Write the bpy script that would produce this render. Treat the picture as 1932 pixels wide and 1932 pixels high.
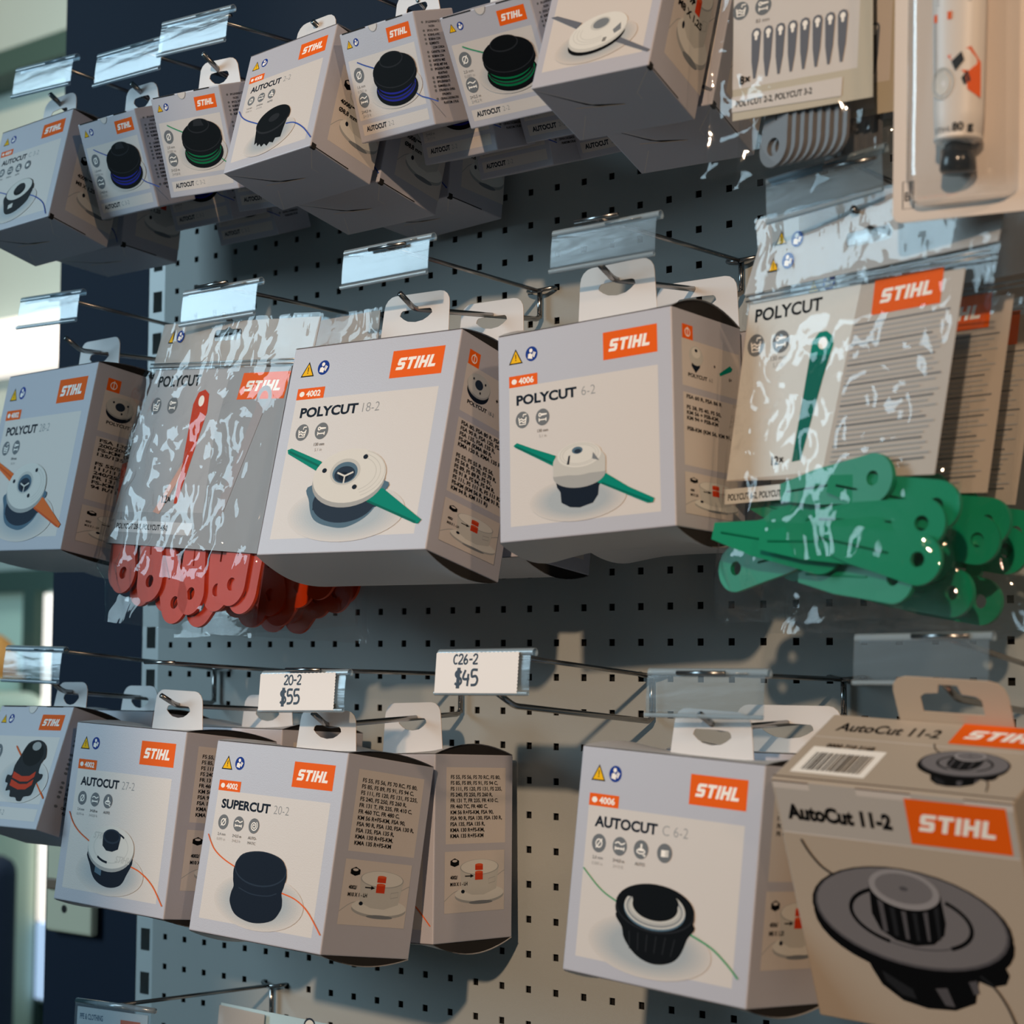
import bpy, bmesh, math, random
from mathutils import Vector, Matrix, Euler, noise
from mathutils.geometry import tessellate_polygon
random.seed(7)
for o in list(bpy.data.objects): bpy.data.objects.remove(o)
SC = bpy.context.scene
COL = SC.collection
PI = math.pi
P = 0.0333                                   # pitch of the perforated panel

# ------------------------------------------------------------------ camera
cd = bpy.data.cameras.new('camera'); cam = bpy.data.objects.new('camera', cd); COL.objects.link(cam)
Rw = ((0.77398789, 0.63318924, 0.0037581), (-0.04847472, 0.06516934, -0.99669612), (-0.63134218, 0.77124856, 0.08113395))
M = Matrix(((Rw[0][0], -Rw[1][0], -Rw[2][0]), (Rw[0][1], -Rw[1][1], -Rw[2][1]), (Rw[0][2], -Rw[1][2], -Rw[2][2]))).to_4x4()
M.translation = Vector((1.112944, -1.427824, -0.020647)); cam.matrix_world = M
cd.sensor_fit = 'HORIZONTAL'; cd.sensor_width = 36; cd.lens = 3524.35 / 1932 * 36
cd.clip_start = .05; cd.clip_end = 60
cd.dof.use_dof = True; cd.dof.focus_distance = 1.72; cd.dof.aperture_fstop = 6.6
SC.camera = cam
# ------------------------------------------------------------------ light
SC.view_settings.view_transform = 'Standard'; SC.view_settings.look = 'None'
SC.view_settings.gamma = 1; SC.view_settings.use_curve_mapping = False; SC.view_settings.exposure = 0
def lin(c): return tuple((v / 12.92 if v <= .04045 else ((v + .055) / 1.055) ** 2.4) for v in (x / 255 for x in c))
wd = bpy.data.worlds.new('world'); SC.world = wd; wd.use_nodes = True
wd.node_tree.nodes['Background'].inputs[0].default_value = (.24, .62, .82, 1); wd.node_tree.nodes['Background'].inputs[1].default_value = .085
def area(name, loc, target, sx, sy, power, color):
    l = bpy.data.lights.new(name, 'AREA'); l.shape = 'RECTANGLE'; l.size = sx; l.size_y = sy; l.energy = power; l.color = color
    o = bpy.data.objects.new(name, l); COL.objects.link(o); o.location = loc
    o.rotation_euler = (Vector(target) - Vector(loc)).to_track_quat('-Z', 'Y').to_euler(); return o
sl = bpy.data.lights.new('low_warm_sun', 'SUN'); sl.energy = 2.02; sl.angle = math.radians(1.6); sl.color = (1.0, .70, .46)
so = bpy.data.objects.new('low_warm_sun', sl); COL.objects.link(so); so.location = (2, -4, 2)
so.rotation_euler = Vector((-.43, 1, -.41)).to_track_quat('-Z', 'Y').to_euler()
area('shop_window_daylight', (-3.3, -2.95, 1.45), (0, -.2, .1), 1.6, 2.2, 115, (.60, .85, 1.0))
lp_ = bpy.data.lights.new('track_spot_lamp', 'SPOT'); lp_.energy = 50; lp_.color = (1.0, .66, .40); lp_.spot_size = math.radians(46); lp_.spot_blend = .7; lp_.shadow_soft_size = .06
lo_ = bpy.data.objects.new('track_spot_lamp', lp_); COL.objects.link(lo_); lo_.location = (2.4, -1.5, 1.2); lo_.rotation_euler = (Vector((-.15, -.2, .66)) - Vector(lo_.location)).to_track_quat('-Z', 'Y').to_euler()
area('back_room_fill', (-2.2, .55, 1.9), (-3.4, 2.2, .7), .8, .8, 34, (.86, 1.0, .95))  # unseen fill light added to brighten the far wall

# ------------------------------------------------------------------ materials
MATS = {}
def mat(name, rgb=None, rough=.5, metal=0., spec=.5, bump=None, emit=None, mix=None):
    if name in MATS: return MATS[name]
    m = bpy.data.materials.new(name); m.use_nodes = True; nt = m.node_tree; b = nt.nodes['Principled BSDF']
    c = (*lin(rgb), 1) if rgb else (.8, .8, .8, 1)
    b.inputs['Base Color'].default_value = c; b.inputs['Roughness'].default_value = rough
    b.inputs['Metallic'].default_value = metal; b.inputs['Specular IOR Level'].default_value = spec
    tc = nt.nodes.new('ShaderNodeTexCoord')
    if mix:                                    # second tone, mottled through the first
        n = nt.nodes.new('ShaderNodeTexNoise'); n.inputs['Scale'].default_value = mix[1]; n.inputs['Detail'].default_value = 5
        r = nt.nodes.new('ShaderNodeMix'); r.data_type = 'RGBA'; r.inputs[6].default_value = c; r.inputs[7].default_value = (*lin(mix[0]), 1)
        nt.links.new(tc.outputs['Object'], n.inputs['Vector']); nt.links.new(n.outputs['Fac'], r.inputs[0]); nt.links.new(r.outputs[2], b.inputs['Base Color'])
    if bump:
        n = nt.nodes.new('ShaderNodeTexNoise'); n.inputs['Scale'].default_value = bump[0]; n.inputs['Detail'].default_value = 4
        bp = nt.nodes.new('ShaderNodeBump'); bp.inputs['Strength'].default_value = bump[1]; bp.inputs['Distance'].default_value = .001
        nt.links.new(tc.outputs['Object'], n.inputs['Vector']); nt.links.new(n.outputs['Fac'], bp.inputs['Height']); nt.links.new(bp.outputs[0], b.inputs['Normal'])
    if emit:
        b.inputs['Emission Color'].default_value = (*lin(emit[0]), 1); b.inputs['Emission Strength'].default_value = emit[1]
    MATS[name] = m; return m
def clear(name, tint, gloss_rough, boost, haze, hazecol, bump=None, streak=None):
    """clear plastic sheet: see-through, fresnel gloss, a little milky haze"""
    if name in MATS: return MATS[name]
    m = bpy.data.materials.new(name); m.use_nodes = True; nt = m.node_tree; N = nt.nodes; L = nt.links
    for n in list(N):
        if n.type == 'BSDF_PRINCIPLED': N.remove(n)
    out = [n for n in N if n.type == 'OUTPUT_MATERIAL'][0]
    tr = N.new('ShaderNodeBsdfTransparent'); tr.inputs[0].default_value = (*tint, 1)
    df = N.new('ShaderNodeBsdfDiffuse'); df.inputs[0].default_value = (*lin(hazecol), 1)
    gl = N.new('ShaderNodeBsdfGlossy'); gl.inputs['Roughness'].default_value = gloss_rough
    fr = N.new('ShaderNodeLayerWeight'); fr.inputs[0].default_value = .5       # Schlick: .04 + .96 (1 - cos)^5
    pw = N.new('ShaderNodeMath'); pw.operation = 'POWER'; pw.inputs[1].default_value = 5; L.new(fr.outputs['Facing'], pw.inputs[0])
    mu = N.new('ShaderNodeMath'); mu.operation = 'MULTIPLY_ADD'; mu.inputs[1].default_value = .9 * boost; mu.inputs[2].default_value = .045 * boost; mu.use_clamp = True
    m1 = N.new('ShaderNodeMixShader'); m1.inputs[0].default_value = haze; m2 = N.new('ShaderNodeMixShader')
    L.new(tr.outputs[0], m1.inputs[1]); L.new(df.outputs[0], m1.inputs[2]); L.new(pw.outputs[0], mu.inputs[0])
    L.new(mu.outputs[0], m2.inputs[0]); L.new(m1.outputs[0], m2.inputs[1]); L.new(gl.outputs[0], m2.inputs[2]); L.new(m2.outputs[0], out.inputs[0])
    if bump:
        tc = N.new('ShaderNodeTexCoord'); mp = N.new('ShaderNodeMapping'); mp.inputs['Scale'].default_value = bump[2]
        n = N.new('ShaderNodeTexNoise'); n.inputs['Scale'].default_value = bump[0]; n.inputs['Detail'].default_value = bump[3]; n.inputs['Distortion'].default_value = bump[4]
        bp = N.new('ShaderNodeBump'); bp.inputs['Strength'].default_value = 1; bp.inputs['Distance'].default_value = bump[1]
        L.new(tc.outputs['Object'], mp.inputs[0]); L.new(mp.outputs[0], n.inputs['Vector']); L.new(n.outputs['Fac'], bp.inputs['Height'])
        L.new(bp.outputs[0], gl.inputs['Normal']); L.new(bp.outputs[0], fr.inputs['Normal'])
    MATS[name] = m; return m

GREY = mat('print_grey', (182, 182, 192), .42, bump=(900, .12))
WHITE = mat('print_white', (209, 201, 195), .45, bump=(900, .12))
BOARD = mat('carton_board', (206, 205, 206), .5)
RAW = mat('raw_board', (92, 74, 62), .9)
DARK = mat('slit_dark', (22, 19, 18), .9)
EDGE = mat('board_edge', (222, 196, 168), .8)
ORANGE = mat('print_orange', (236, 98, 22), .5, spec=.05)
LETTER = mat('print_lettering_white', (250, 246, 240), .5, spec=.05)
NAVY = mat('print_navy', (22, 30, 44), .5, spec=.05)
NAVY2 = mat('print_navy_mid', (40, 52, 68), .5, spec=.05)
NAVY3 = mat('print_blue_grey', (84, 112, 132), .5, spec=.05)
BLACK = mat('print_black', (14, 15, 17), .5, spec=.05)
BLACK2 = mat('print_black_soft', (38, 40, 44), .5, spec=.05)
ICON = mat('print_icon_grey', (112, 117, 122), .5, spec=.05)
PALE = mat('print_pale_grey', (168, 170, 172), .5, spec=.05)
LTXT = mat('print_light_text', (140, 144, 148), .5, spec=.05)
SOFT = [mat('print_soft_%s' % n, tuple(a + (b - a) * (k + 1) / 9 for a, b in zip((208, 198, 190), (164, 170, 174))), .45, bump=(900, .12)) for k, n in enumerate('one two three four five six seven eight nine'.split())]
YELLOW = mat('print_yellow', (246, 190, 20), .5, spec=.05)
BLUE = mat('print_blue', (24, 58, 142), .5, spec=.05)
ROYAL = mat('print_spool_blue', (34, 40, 150), .5, spec=.05)
LINEBLUE = mat('print_line_blue', (52, 84, 170), .5, spec=.05)
GREEN = mat('print_spool_green', (8, 110, 66), .5, spec=.05)
LINEGREEN = mat('print_line_green', (40, 150, 100), .5, spec=.05)
LINEORANGE = mat('print_line_orange', (226, 100, 40), .5, spec=.05)
TEAL = mat('print_teal', (0, 134, 116), .5, spec=.05)
TEAL2 = mat('print_teal_dark', (2, 104, 90), .5, spec=.05)
RED = mat('print_red', (206, 64, 34), .5, spec=.05)
DISC = [mat('print_disc_%s' % n, c, .5, spec=.05) for n, c in zip(('light', 'mid', 'shade', 'deep'), ((218, 217, 212), (196, 196, 192), (166, 168, 168), (120, 126, 132)))]
KRAFT = mat('older_carton_board', (182, 168, 152), .5, bump=(700, .1))
KBAND = mat('older_carton_band', (184, 178, 172), .5)
STEEL = mat('chrome_wire', (150, 150, 150), .22, 1.0)
PANEL = mat('perforated_panel_paint', (160, 164, 163), .55, spec=.2, bump=(1500, .25), mix=((154, 159, 158), 6))
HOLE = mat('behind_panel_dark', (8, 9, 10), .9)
UPR = mat('upright_paint', (186, 192, 192), .4)
NAVYWALL = mat('navy_wall_paint', (25, 37, 54), .7, spec=.12, bump=(300, .15), mix=((22, 33, 49), 4))
PAPER = mat('ticket_paper', (236, 232, 230), .6)
INK = mat('marker_ink', (22, 26, 44), .5)
HOLDER = clear('holder_clear_plastic', (.86, .91, .94), .22, 1.5, .08, (190, 205, 215), bump=(9, .0011, (1, 1, 7), 3, .4))
HOLDEDGE = clear('holder_lip_plastic', (.7, .8, .86), .15, 1.5, .30, (205, 222, 232))
FILM = clear('bag_clear_film', (.965, .97, .97), .04, .8, .006, (230, 230, 230), bump=(34, .0012, (1, 1, .8), 2, 1.2))
HEADER = clear('bag_header_film', (.8, .8, .8), .25, .3, .62, (196, 192, 188), bump=(90, .0005, (1, 1, 1), 2, .2))
BLISTER = clear('blister_shell', (.97, .97, .97), .06, 2.2, .02, (230, 225, 220), bump=(30, .0008, (1, 1, .5), 1, .5))
REDP = mat('orange_red_blade_plastic', (184, 52, 6), .42, spec=.2)
GRNP = mat('teal_blade_plastic', (8, 134, 98), .4, spec=.25)
GRYP = mat('grey_blade_plastic', (104, 104, 107), .4)

# ------------------------------------------------------------------ mesh helpers
class MB:
    def __init__(s): s.v = []; s.f = []; s.m = []; s.mats = []
    def mi(s, m):
        if m not in s.mats: s.mats.append(m)
        return s.mats.index(m)
    def add(s, vs, fs, m):
        b = len(s.v); k = s.mi(m); s.v += [tuple(v) for v in vs]
        for f in fs: s.f.append(tuple(b + i for i in f)); s.m.append(k)
    def box(s, lo, hi, m):
        x, y, z = lo; X, Y, Z = hi
        s.add([(x, y, z), (X, y, z), (X, Y, z), (x, Y, z), (x, y, Z), (X, y, Z), (X, Y, Z), (x, Y, Z)],
              [(0, 3, 2, 1), (4, 5, 6, 7), (0, 1, 5, 4), (1, 2, 6, 5), (2, 3, 7, 6), (3, 0, 4, 7)], m)
    def rbox(s, lo, hi, m, r=.0012, seg=2):
        bm = bmesh.new(); x, y, z = lo; X, Y, Z = hi
        vs = [bm.verts.new(q) for q in ((x, y, z), (X, y, z), (X, Y, z), (x, Y, z), (x, y, Z), (X, y, Z), (X, Y, Z), (x, Y, Z))]
        for f in ((0, 3, 2, 1), (4, 5, 6, 7), (0, 1, 5, 4), (1, 2, 6, 5), (2, 3, 7, 6), (3, 0, 4, 7)): bm.faces.new([vs[i] for i in f])
        bmesh.ops.bevel(bm, geom=list(bm.edges), offset=r, segments=seg, profile=.5, affect='EDGES')
        bm.verts.index_update(); s.add([v.co[:] for v in bm.verts], [[v.index for v in f.verts] for f in bm.faces], m); bm.free()
    def tube(s, pts, r, m, n=10, cap=True):
        pts = [Vector(q) for q in pts]; vs = []; fs = []; up = None
        for i, q in enumerate(pts):
            a = pts[max(i - 1, 0)]; c = pts[min(i + 1, len(pts) - 1)]; t = (c - a).normalized()
            if up is None: up = t.orthogonal().normalized()
            up = (up - t * up.dot(t)).normalized(); w = t.cross(up)
            rr = r[i] if isinstance(r, (list, tuple)) else r
            for k in range(n):
                g = 2 * PI * k / n; vs.append(q + (up * math.cos(g) + w * math.sin(g)) * rr)
        for i in range(len(pts) - 1):
            for k in range(n): fs.append((i * n + k, i * n + (k + 1) % n, (i + 1) * n + (k + 1) % n, (i + 1) * n + k))
        if cap: fs.append(tuple(range(n - 1, -1, -1))); fs.append(tuple((len(pts) - 1) * n + k for k in range(n)))
        s.add(vs, fs, m)
    def plate(s, outer, holes, f, t, m, me=None):
        """2-D outline with holes -> a plate; f(u,v,w) maps to 3-D, w runs 0..t"""
        loops = [outer] + list(holes); flat = [q for lp in loops for q in lp]
        tri = tessellate_polygon([[Vector((a, b, 0)) for a, b in lp] for lp in loops])
        n = len(flat); s.add([f(a, b, 0) for a, b in flat] + [f(a, b, t) for a, b in flat], [tuple(q) for q in tri] + [tuple(i + n for i in reversed(q)) for q in tri], m)
        for lp in loops:
            k = len(lp); s.add([f(a, b, 0) for a, b in lp] + [f(a, b, t) for a, b in lp], [(i, (i + 1) % k, k + (i + 1) % k, k + i) for i in range(k)], me or m)
    def build(s, name, parent=None, smooth=False, loc=None):
        me = bpy.data.meshes.new(name); me.from_pydata(s.v, [], s.f)
        for m in s.mats: me.materials.append(m)
        me.polygons.foreach_set('material_index', s.m)
        if smooth: me.polygons.foreach_set('use_smooth', [True] * len(me.polygons))
        me.update(); o = bpy.data.objects.new(name, me); COL.objects.link(o)
        if parent: o.parent = parent
        if loc: o.location = loc
        return o
def fillet(pts, r, n=5):
    pts = [Vector(q) for q in pts]; out = [pts[0]]
    for i in range(1, len(pts) - 1):
        a, b, c = pts[i - 1], pts[i], pts[i + 1]; k = min(r, (a - b).length * .45, (c - b).length * .45)
        p0 = b + (a - b).normalized() * k; p1 = b + (c - b).normalized() * k
        for j in range(n + 1):
            t = j / n; out.append(p0 * (1 - t) ** 2 + b * 2 * t * (1 - t) + p1 * t * t)
    return out + [pts[-1]]
def tag(o, label, cat, group=None):
    o['label'] = label; o['category'] = cat
    if group: o['group'] = group
    return o
def thing(name, label, cat, loc, group=None, rot=(0, 0, 0)):
    o = bpy.data.objects.new(name, None); COL.objects.link(o); o.empty_display_size = .02
    o.location = loc; o.rotation_mode = 'YXZ'; o.rotation_euler = rot; return tag(o, label, cat, group)
def copy_tree(o, parent=None):
    c = o.copy(); COL.objects.link(c); c.parent = parent
    for ch in list(o.children): copy_tree(ch, c)
    return c
def struct(o): o['kind'] = 'structure'; return o
def rotm(yaw, pitch, roll): return Matrix.Rotation(yaw, 3, 'Z') @ Matrix.Rotation(pitch, 3, 'X') @ Matrix.Rotation(roll, 3, 'Y')

# ------------------------------------------------------------------ printed artwork
TX = {}
def glyphs(s, bold, italic=0):
    k = (s, bold, italic)
    if k not in TX:
        cu = bpy.data.curves.new('t', 'FONT'); cu.body = s; cu.size = 1; cu.offset = bold; cu.resolution_u = 3; cu.dimensions = '2D'; cu.fill_mode = 'FRONT'; cu.shear = italic
        ob = bpy.data.objects.new('t', cu); COL.objects.link(ob); dg = bpy.context.evaluated_depsgraph_get()
        ev = ob.evaluated_get(dg); me = ev.to_mesh()
        V = [(v.co.x, v.co.y) for v in me.vertices]; F = [tuple(p.vertices) for p in me.polygons]; ev.to_mesh_clear()
        bpy.data.objects.remove(ob); bpy.data.curves.remove(cu)
        x0 = min(v[0] for v in V); x1 = max(v[0] for v in V); TX[k] = ([(v[0] - x0, v[1]) for v in V], F, x1 - x0)
    return TX[k]
CAP = .69
LS = {'S': [((.0, .0), (.72, .0), (.86, .12), (.86, .5), (.74, .62), (.30, .62), (.30, .76), (.88, .76), (.88, 1.), (.14, 1.), (.0, .88), (.0, .5), (.12, .38), (.56, .38), (.56, .24), (.0, .24))],
      'T': [((.0, 1.), (.0, .76), (.29, .76), (.29, 0), (.59, 0), (.59, .76), (.88, .76), (.88, 1.))],
      'I': [((0, 0), (.3, 0), (.3, 1), (0, 1))],
      'H': [((0, 0), (.3, 0), (.3, .38), (.6, .38), (.6, 0), (.9, 0), (.9, 1), (.6, 1), (.6, .62), (.3, .62), (.3, 1), (0, 1))],
      'L': [((0, 0), (.78, 0), (.78, .24), (.3, .24), (.3, 1), (0, 1))]}
class Art:
    def __init__(s, mb, f, step=.000014): s.mb = mb; s.f = f; s.k = 1; s.st = step
    def poly(s, pts, m, lay=None):
        lay = s.nx() if lay is None else lay
        tri = tessellate_polygon([[Vector((a, b, 0)) for a, b in pts]]); s.mb.add([s.f(a, b, lay * s.st) for a, b in pts], [tuple(q) for q in tri], m)
    def nx(s): s.k += 1; return s.k
    def spoly(s, pts, m, n=5):
        q = pts; L = len(q); out = []
        for i in range(L):
            p0, p1, p2, p3 = q[i - 1], q[i], q[(i + 1) % L], q[(i + 2) % L]
            for j in range(n): t = j / n; out.append(tuple(.5 * (2 * p1[k] + (p2[k] - p0[k]) * t + (2 * p0[k] - 5 * p1[k] + 4 * p2[k] - p3[k]) * t * t + (3 * p1[k] - p0[k] - 3 * p2[k] + p3[k]) * t ** 3) for k in (0, 1)))
        s.poly(out, m)
    def rect(s, x0, y0, x1, y1, m): s.poly([(x0, y0), (x1, y0), (x1, y1), (x0, y1)], m)
    def ell(s, cx, cy, rx, ry, m, tilt=0, n=36, a0=0, a1=2 * PI):
        c, q = math.cos(tilt), math.sin(tilt); N = n if a1 - a0 > 6.2 else n + 1; pts = []
        for i in range(N):
            g = a0 + (a1 - a0) * i / n; x, y = rx * math.cos(g), ry * math.sin(g); pts.append((cx + x * c - y * q, cy + x * q + y * c))
        s.poly(pts, m)
    def stroke(s, pts, w, m, closed=False):
        lay = s.nx(); L = len(pts); A = []; B = []
        for i in range(L):
            a = pts[(i - 1) % L] if (closed or i) else pts[i]; b = pts[(i + 1) % L] if (closed or i < L - 1) else pts[i]
            dx, dy = b[0] - a[0], b[1] - a[1]; d = math.hypot(dx, dy) or 1; ww = w / 2
            A.append((pts[i][0] - dy / d * ww, pts[i][1] + dx / d * ww)); B.append((pts[i][0] + dy / d * ww, pts[i][1] - dx / d * ww))
        q = L if closed else L - 1
        s.mb.add([s.f(x, y, lay * s.st) for x, y in A + B], [(i, (i + 1) % L, L + (i + 1) % L, L + i) for i in range(q)], m)
    def ring(s, cx, cy, rx, ry, w, m, a0=0, a1=2 * PI, tilt=0, n=36):
        c, q = math.cos(tilt), math.sin(tilt); cl = a1 - a0 > 6.2; pts = []
        for i in range(n if cl else n + 1):
            g = a0 + (a1 - a0) * i / n; x, y = rx * math.cos(g), ry * math.sin(g); pts.append((cx + x * c - y * q, cy + x * q + y * c))
        s.stroke(pts, w, m, cl)
    def text(s, t, x, y, cap, m, bold=0., width=None, italic=0, align='l'):
        if not t.strip(): return x
        V, F, w = glyphs(t, bold, italic); sy = cap / CAP; sx = sy if width is None else width / w
        if align == 'c': x -= w * sx / 2
        if align == 'r': x -= w * sx
        lay = s.nx(); s.mb.add([s.f(x + a * sx, y + b * sy, lay * s.st) for a, b in V], F, m); return x + w * sx
    def curve(s, pts, w, m, n=8):
        """smooth line through points"""
        out = []; q = [pts[0]] + list(pts) + [pts[-1]]
        for i in range(1, len(q) - 2):
            for j in range(n):
                t = j / n; out.append(tuple(.5 * (2 * q[i][k] + (q[i + 1][k] - q[i - 1][k]) * t + (2 * q[i - 1][k] - 5 * q[i][k] + 4 * q[i + 1][k] - q[i + 2][k]) * t * t + (3 * q[i][k] - q[i - 1][k] - 3 * q[i + 1][k] + q[i + 2][k]) * t ** 3) for k in (0, 1)))
        s.stroke(out + [pts[-1]], w, m)
    def logo(s, x0, y0, x1, y1, skew=0, hfrac=.44, wfrac=.80):
        s.poly([(x0, y0), (x1, y0), (x1 + skew, y1), (x0 + skew, y1)], ORANGE); H = (y1 - y0) * hfrac; cy = (y0 + y1) / 2 - H / 2
        ws = (.88, .88, .3, .9, .78); gap = .13; tot = sum(ws) + gap * 4 + .28; sc = (x1 - x0) * wfrac / tot; x = (x0 + x1 + skew) / 2 - (x1 - x0) * wfrac / 2; lay = s.nx()
        for ch, w in zip('STIHL', ws):
            for pg in LS[ch]:
                pts = [(x + (a + .28 * b) * sc, cy + b * H) for a, b in pg]
                tri = tessellate_polygon([[Vector((a, b, 0)) for a, b in pts]]); s.mb.add([s.f(a, b, lay * s.st) for a, b in pts], [tuple(q) for q in tri], LETTER)
            x += (w + gap) * sc
    def warn(s, x, y, h):
        """warning triangle, centre base at x,y"""
        for k, m in ((1, BLACK), (.78, YELLOW)): b = y + h * (1 - k) * .35; s.poly([(x - h * .56 * k, b), (x + h * .56 * k, b), (x, b + h * k)], m)
        s.rect(x - h * .035, y + h * .34, x + h * .035, y + h * .64, BLACK); s.ell(x, y + h * .25, h * .045, h * .045, BLACK, n=8)
    def manual(s, x, y, r):
        s.ell(x, y, r, r, BLUE); s.ell(x - r * .1, y + r * .45, r * .27, r * .27, LETTER, n=14)
        s.poly([(x - r * .62, y - r * .55), (x + r * .1, y - r * .7), (x + r * .15, y - r * .15), (x - r * .2, y + r * .12), (x - r * .55, y)], LETTER)
        s.poly([(x + r * .05, y - r * .3), (x + r * .42, y - r * .52), (x + r * .72, y + r * .1), (x + r * .34, y + r * .3)], LETTER); s.stroke([(x + r * .2, y - r * .4), (x + r * .5, y + r * .2)], r * .07, BLUE)
    def icon(s, kind, x, y, r, m=None):
        s.ell(x, y, r, r, m or ICON); w = r * .14; W = LETTER
        if kind == 'dia': s.ring(x, y, r * .42, r * .42, w, W, n=20); s.stroke([(x - r * .4, y - r * .5), (x + r * .4, y + r * .5)], w, W)
        if kind == 'wave':
            s.curve([(x - r * .7, y + r * .25), (x - r * .25, y + r * .42), (x + r * .2, y + r * .22), (x + r * .7, y + r * .42)], w, W)
            s.stroke([(x - r * .6, y - r * .25), (x + r * .6, y - r * .25)], w, W)
            for d in (-.6, .6): s.stroke([(x + d * r, y - r * .45), (x + d * r, y - r * .05)], w, W)
            for d in (-.25, .25): s.ell(x + d * r, y - r * .25, r * .13, r * .13, W, n=8)
        if kind == 'auto': s.ring(x, y - r * .2, r * .55, r * .22, w, W, n=20); s.rect(x - r * .35, y - r * .15, x + r * .35, y + r * .12, W); s.rect(x - r * .1, y + r * .1, x + r * .14, y + r * .6, W); s.poly([(x + r * .2, y - r * .5), (x + r * .7, y - r * .5), (x + r * .6, y - r * .75)], W)
        if kind == 'hand': s.rect(x - r * .45, y - r * .4, x + r * .1, y + r * .3, W); [s.rect(x + r * .1, y - r * .35 + k * r * .18, x + r * .55, y - r * .24 + k * r * .18, W) for k in range(4)]
        if kind == 'wash':
            s.stroke([(x - r * .55, y + r * .3), (x - r * .42, y - r * .55), (x + r * .42, y - r * .55), (x + r * .55, y + r * .3)], w, W)
            for k in (0, .28): s.curve([(x - r * .48, y - k * r), (x - r * .15, y + r * .12 - k * r), (x + r * .15, y - r * .05 - k * r), (x + r * .48, y + r * .08 - k * r)], w, W)
            s.stroke([(x + r * .1, y + r * .35), (x + r * .15, y + r * .62), (x + r * .6, y + r * .62)], w, W)
        if kind == 'key':
            s.ring(x - r * .38, y + r * .3, r * .17, r * .17, w, W, n=14); s.poly([(x - r * .2, y + r * .18), (x + r * .62, y + r * .24), (x + r * .62, y + r * .4), (x - r * .2, y + r * .44)], W)
            s.stroke([(x - r * .5, y - r * .3), (x + r * .5, y - r * .3)], w, W)
            for d in (-.5, .5): s.stroke([(x + d * r, y - r * .5), (x + d * r, y - r * .1)], w, W)
        if kind == 'spiral': s.stroke([(x + r * (.08 + .6 * t / 30) * math.cos(t * .45), y + r * (.08 + .6 * t / 30) * math.sin(t * .45)) for t in range(31)], w, W)
    def shade(s, cx, cy, rx, ry, tilt=0):
        """printed soft ground tone under the pictured product"""
        for k, m in enumerate(SOFT): q = 1.02 - .05 * k; s.ell(cx, cy, rx * q, ry * q, m, tilt)

def pose(v):
    w, h, d, x, y, z, ya, pi_, ro = v
    Mx = rotm(ya, pi_, ro); base = Vector((x, y, z)) + Mx @ Vector((0, d / 2, -h / 2)); return w, h, d, base, (pi_, ro, ya), Mx

# ---- pictures of the pictured trimmer heads: n(u,v) are fractions of the front face
def pic_super(a, w, h):
    a.shade(.50 * w, .20 * h, .33 * w, .14 * h); a.curve([(u * w, v * h) for u, v in ((.043, .506), (.104, .436), (.188, .391), (.30, .355))], .0011, LINEORANGE)
    a.curve([(u * w, v * h) for u, v in ((.655, .266), (.771, .244), (.871, .194), (.981, .094))], .0012, LINEORANGE)
    pts = [(.285, .36), (.288, .30), (.30, .262), (.288, .225), (.291, .175), (.35, .118), (.484, .094), (.62, .12), (.676, .18), (.678, .225), (.666, .262), (.676, .30), (.681, .36), (.63, .43), (.483, .456), (.335, .43)]
    a.spoly([(u * w, v * h) for u, v in pts], NAVY); a.ell(.483 * w, .366 * h, .196 * w, .089 * h, NAVY2); a.ell(.483 * w, .369 * h, .190 * w, .084 * h, NAVY)
    a.curve([(.34 * w, .258 * h), (.44 * w, .236 * h), (.56 * w, .238 * h), (.63 * w, .258 * h)], .0009, NAVY2)
def pic_auto27(a, w, h):
    a.shade(.48 * w, .19 * h, .30 * w, .12 * h); a.curve([(u * w, v * h) for u, v in ((.043, .495), (.09, .438), (.16, .39), (.27, .345))], .0011, LINEORANGE); a.curve([(u * w, v * h) for u, v in ((.63, .25), (.75, .225), (.87, .165), (.974, .067))], .0013, LINEORANGE)
    a.spoly([(u * w, v * h) for u, v in ((.285, .30), (.302, .215), (.36, .145), (.47, .114), (.58, .13), (.632, .185), (.655, .30))], NAVY); a.poly([(u * w, v * h) for u, v in ((.35, .185), (.41, .17), (.41, .205), (.35, .222))], NAVY3)
    a.ell(.469 * w, .318 * h, .208 * w, .121 * h, DISC[2]); a.ell(.469 * w, .331 * h, .207 * w, .115 * h, DISC[0]); a.ring(.469 * w, .331 * h, .155 * w, .085 * h, .0007, DISC[1])
    a.ring(.468 * w, .331 * h, .15 * w, .085 * h, .0022, NAVY, 3.9, 4.6); a.ring(.468 * w, .331 * h, .15 * w, .085 * h, .0018, NAVY, .75, 1.3)
    a.text('STIHL', .30 * w, .37 * h, .006, DISC[1], .02, italic=.3); a.text('STIHL', .52 * w, .255 * h, .006, DISC[1], .02, italic=.3)
    a.poly([(u * w, v * h) for u, v in ((.386, .385), (.392, .335), (.43, .31), (.485, .308), (.535, .325), (.547, .385))], NAVY); a.ell(.467 * w, .39 * h, .08 * w, .04 * h, NAVY2); a.ell(.467 * w, .391 * h, .066 * w, .031 * h, NAVY)
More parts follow.
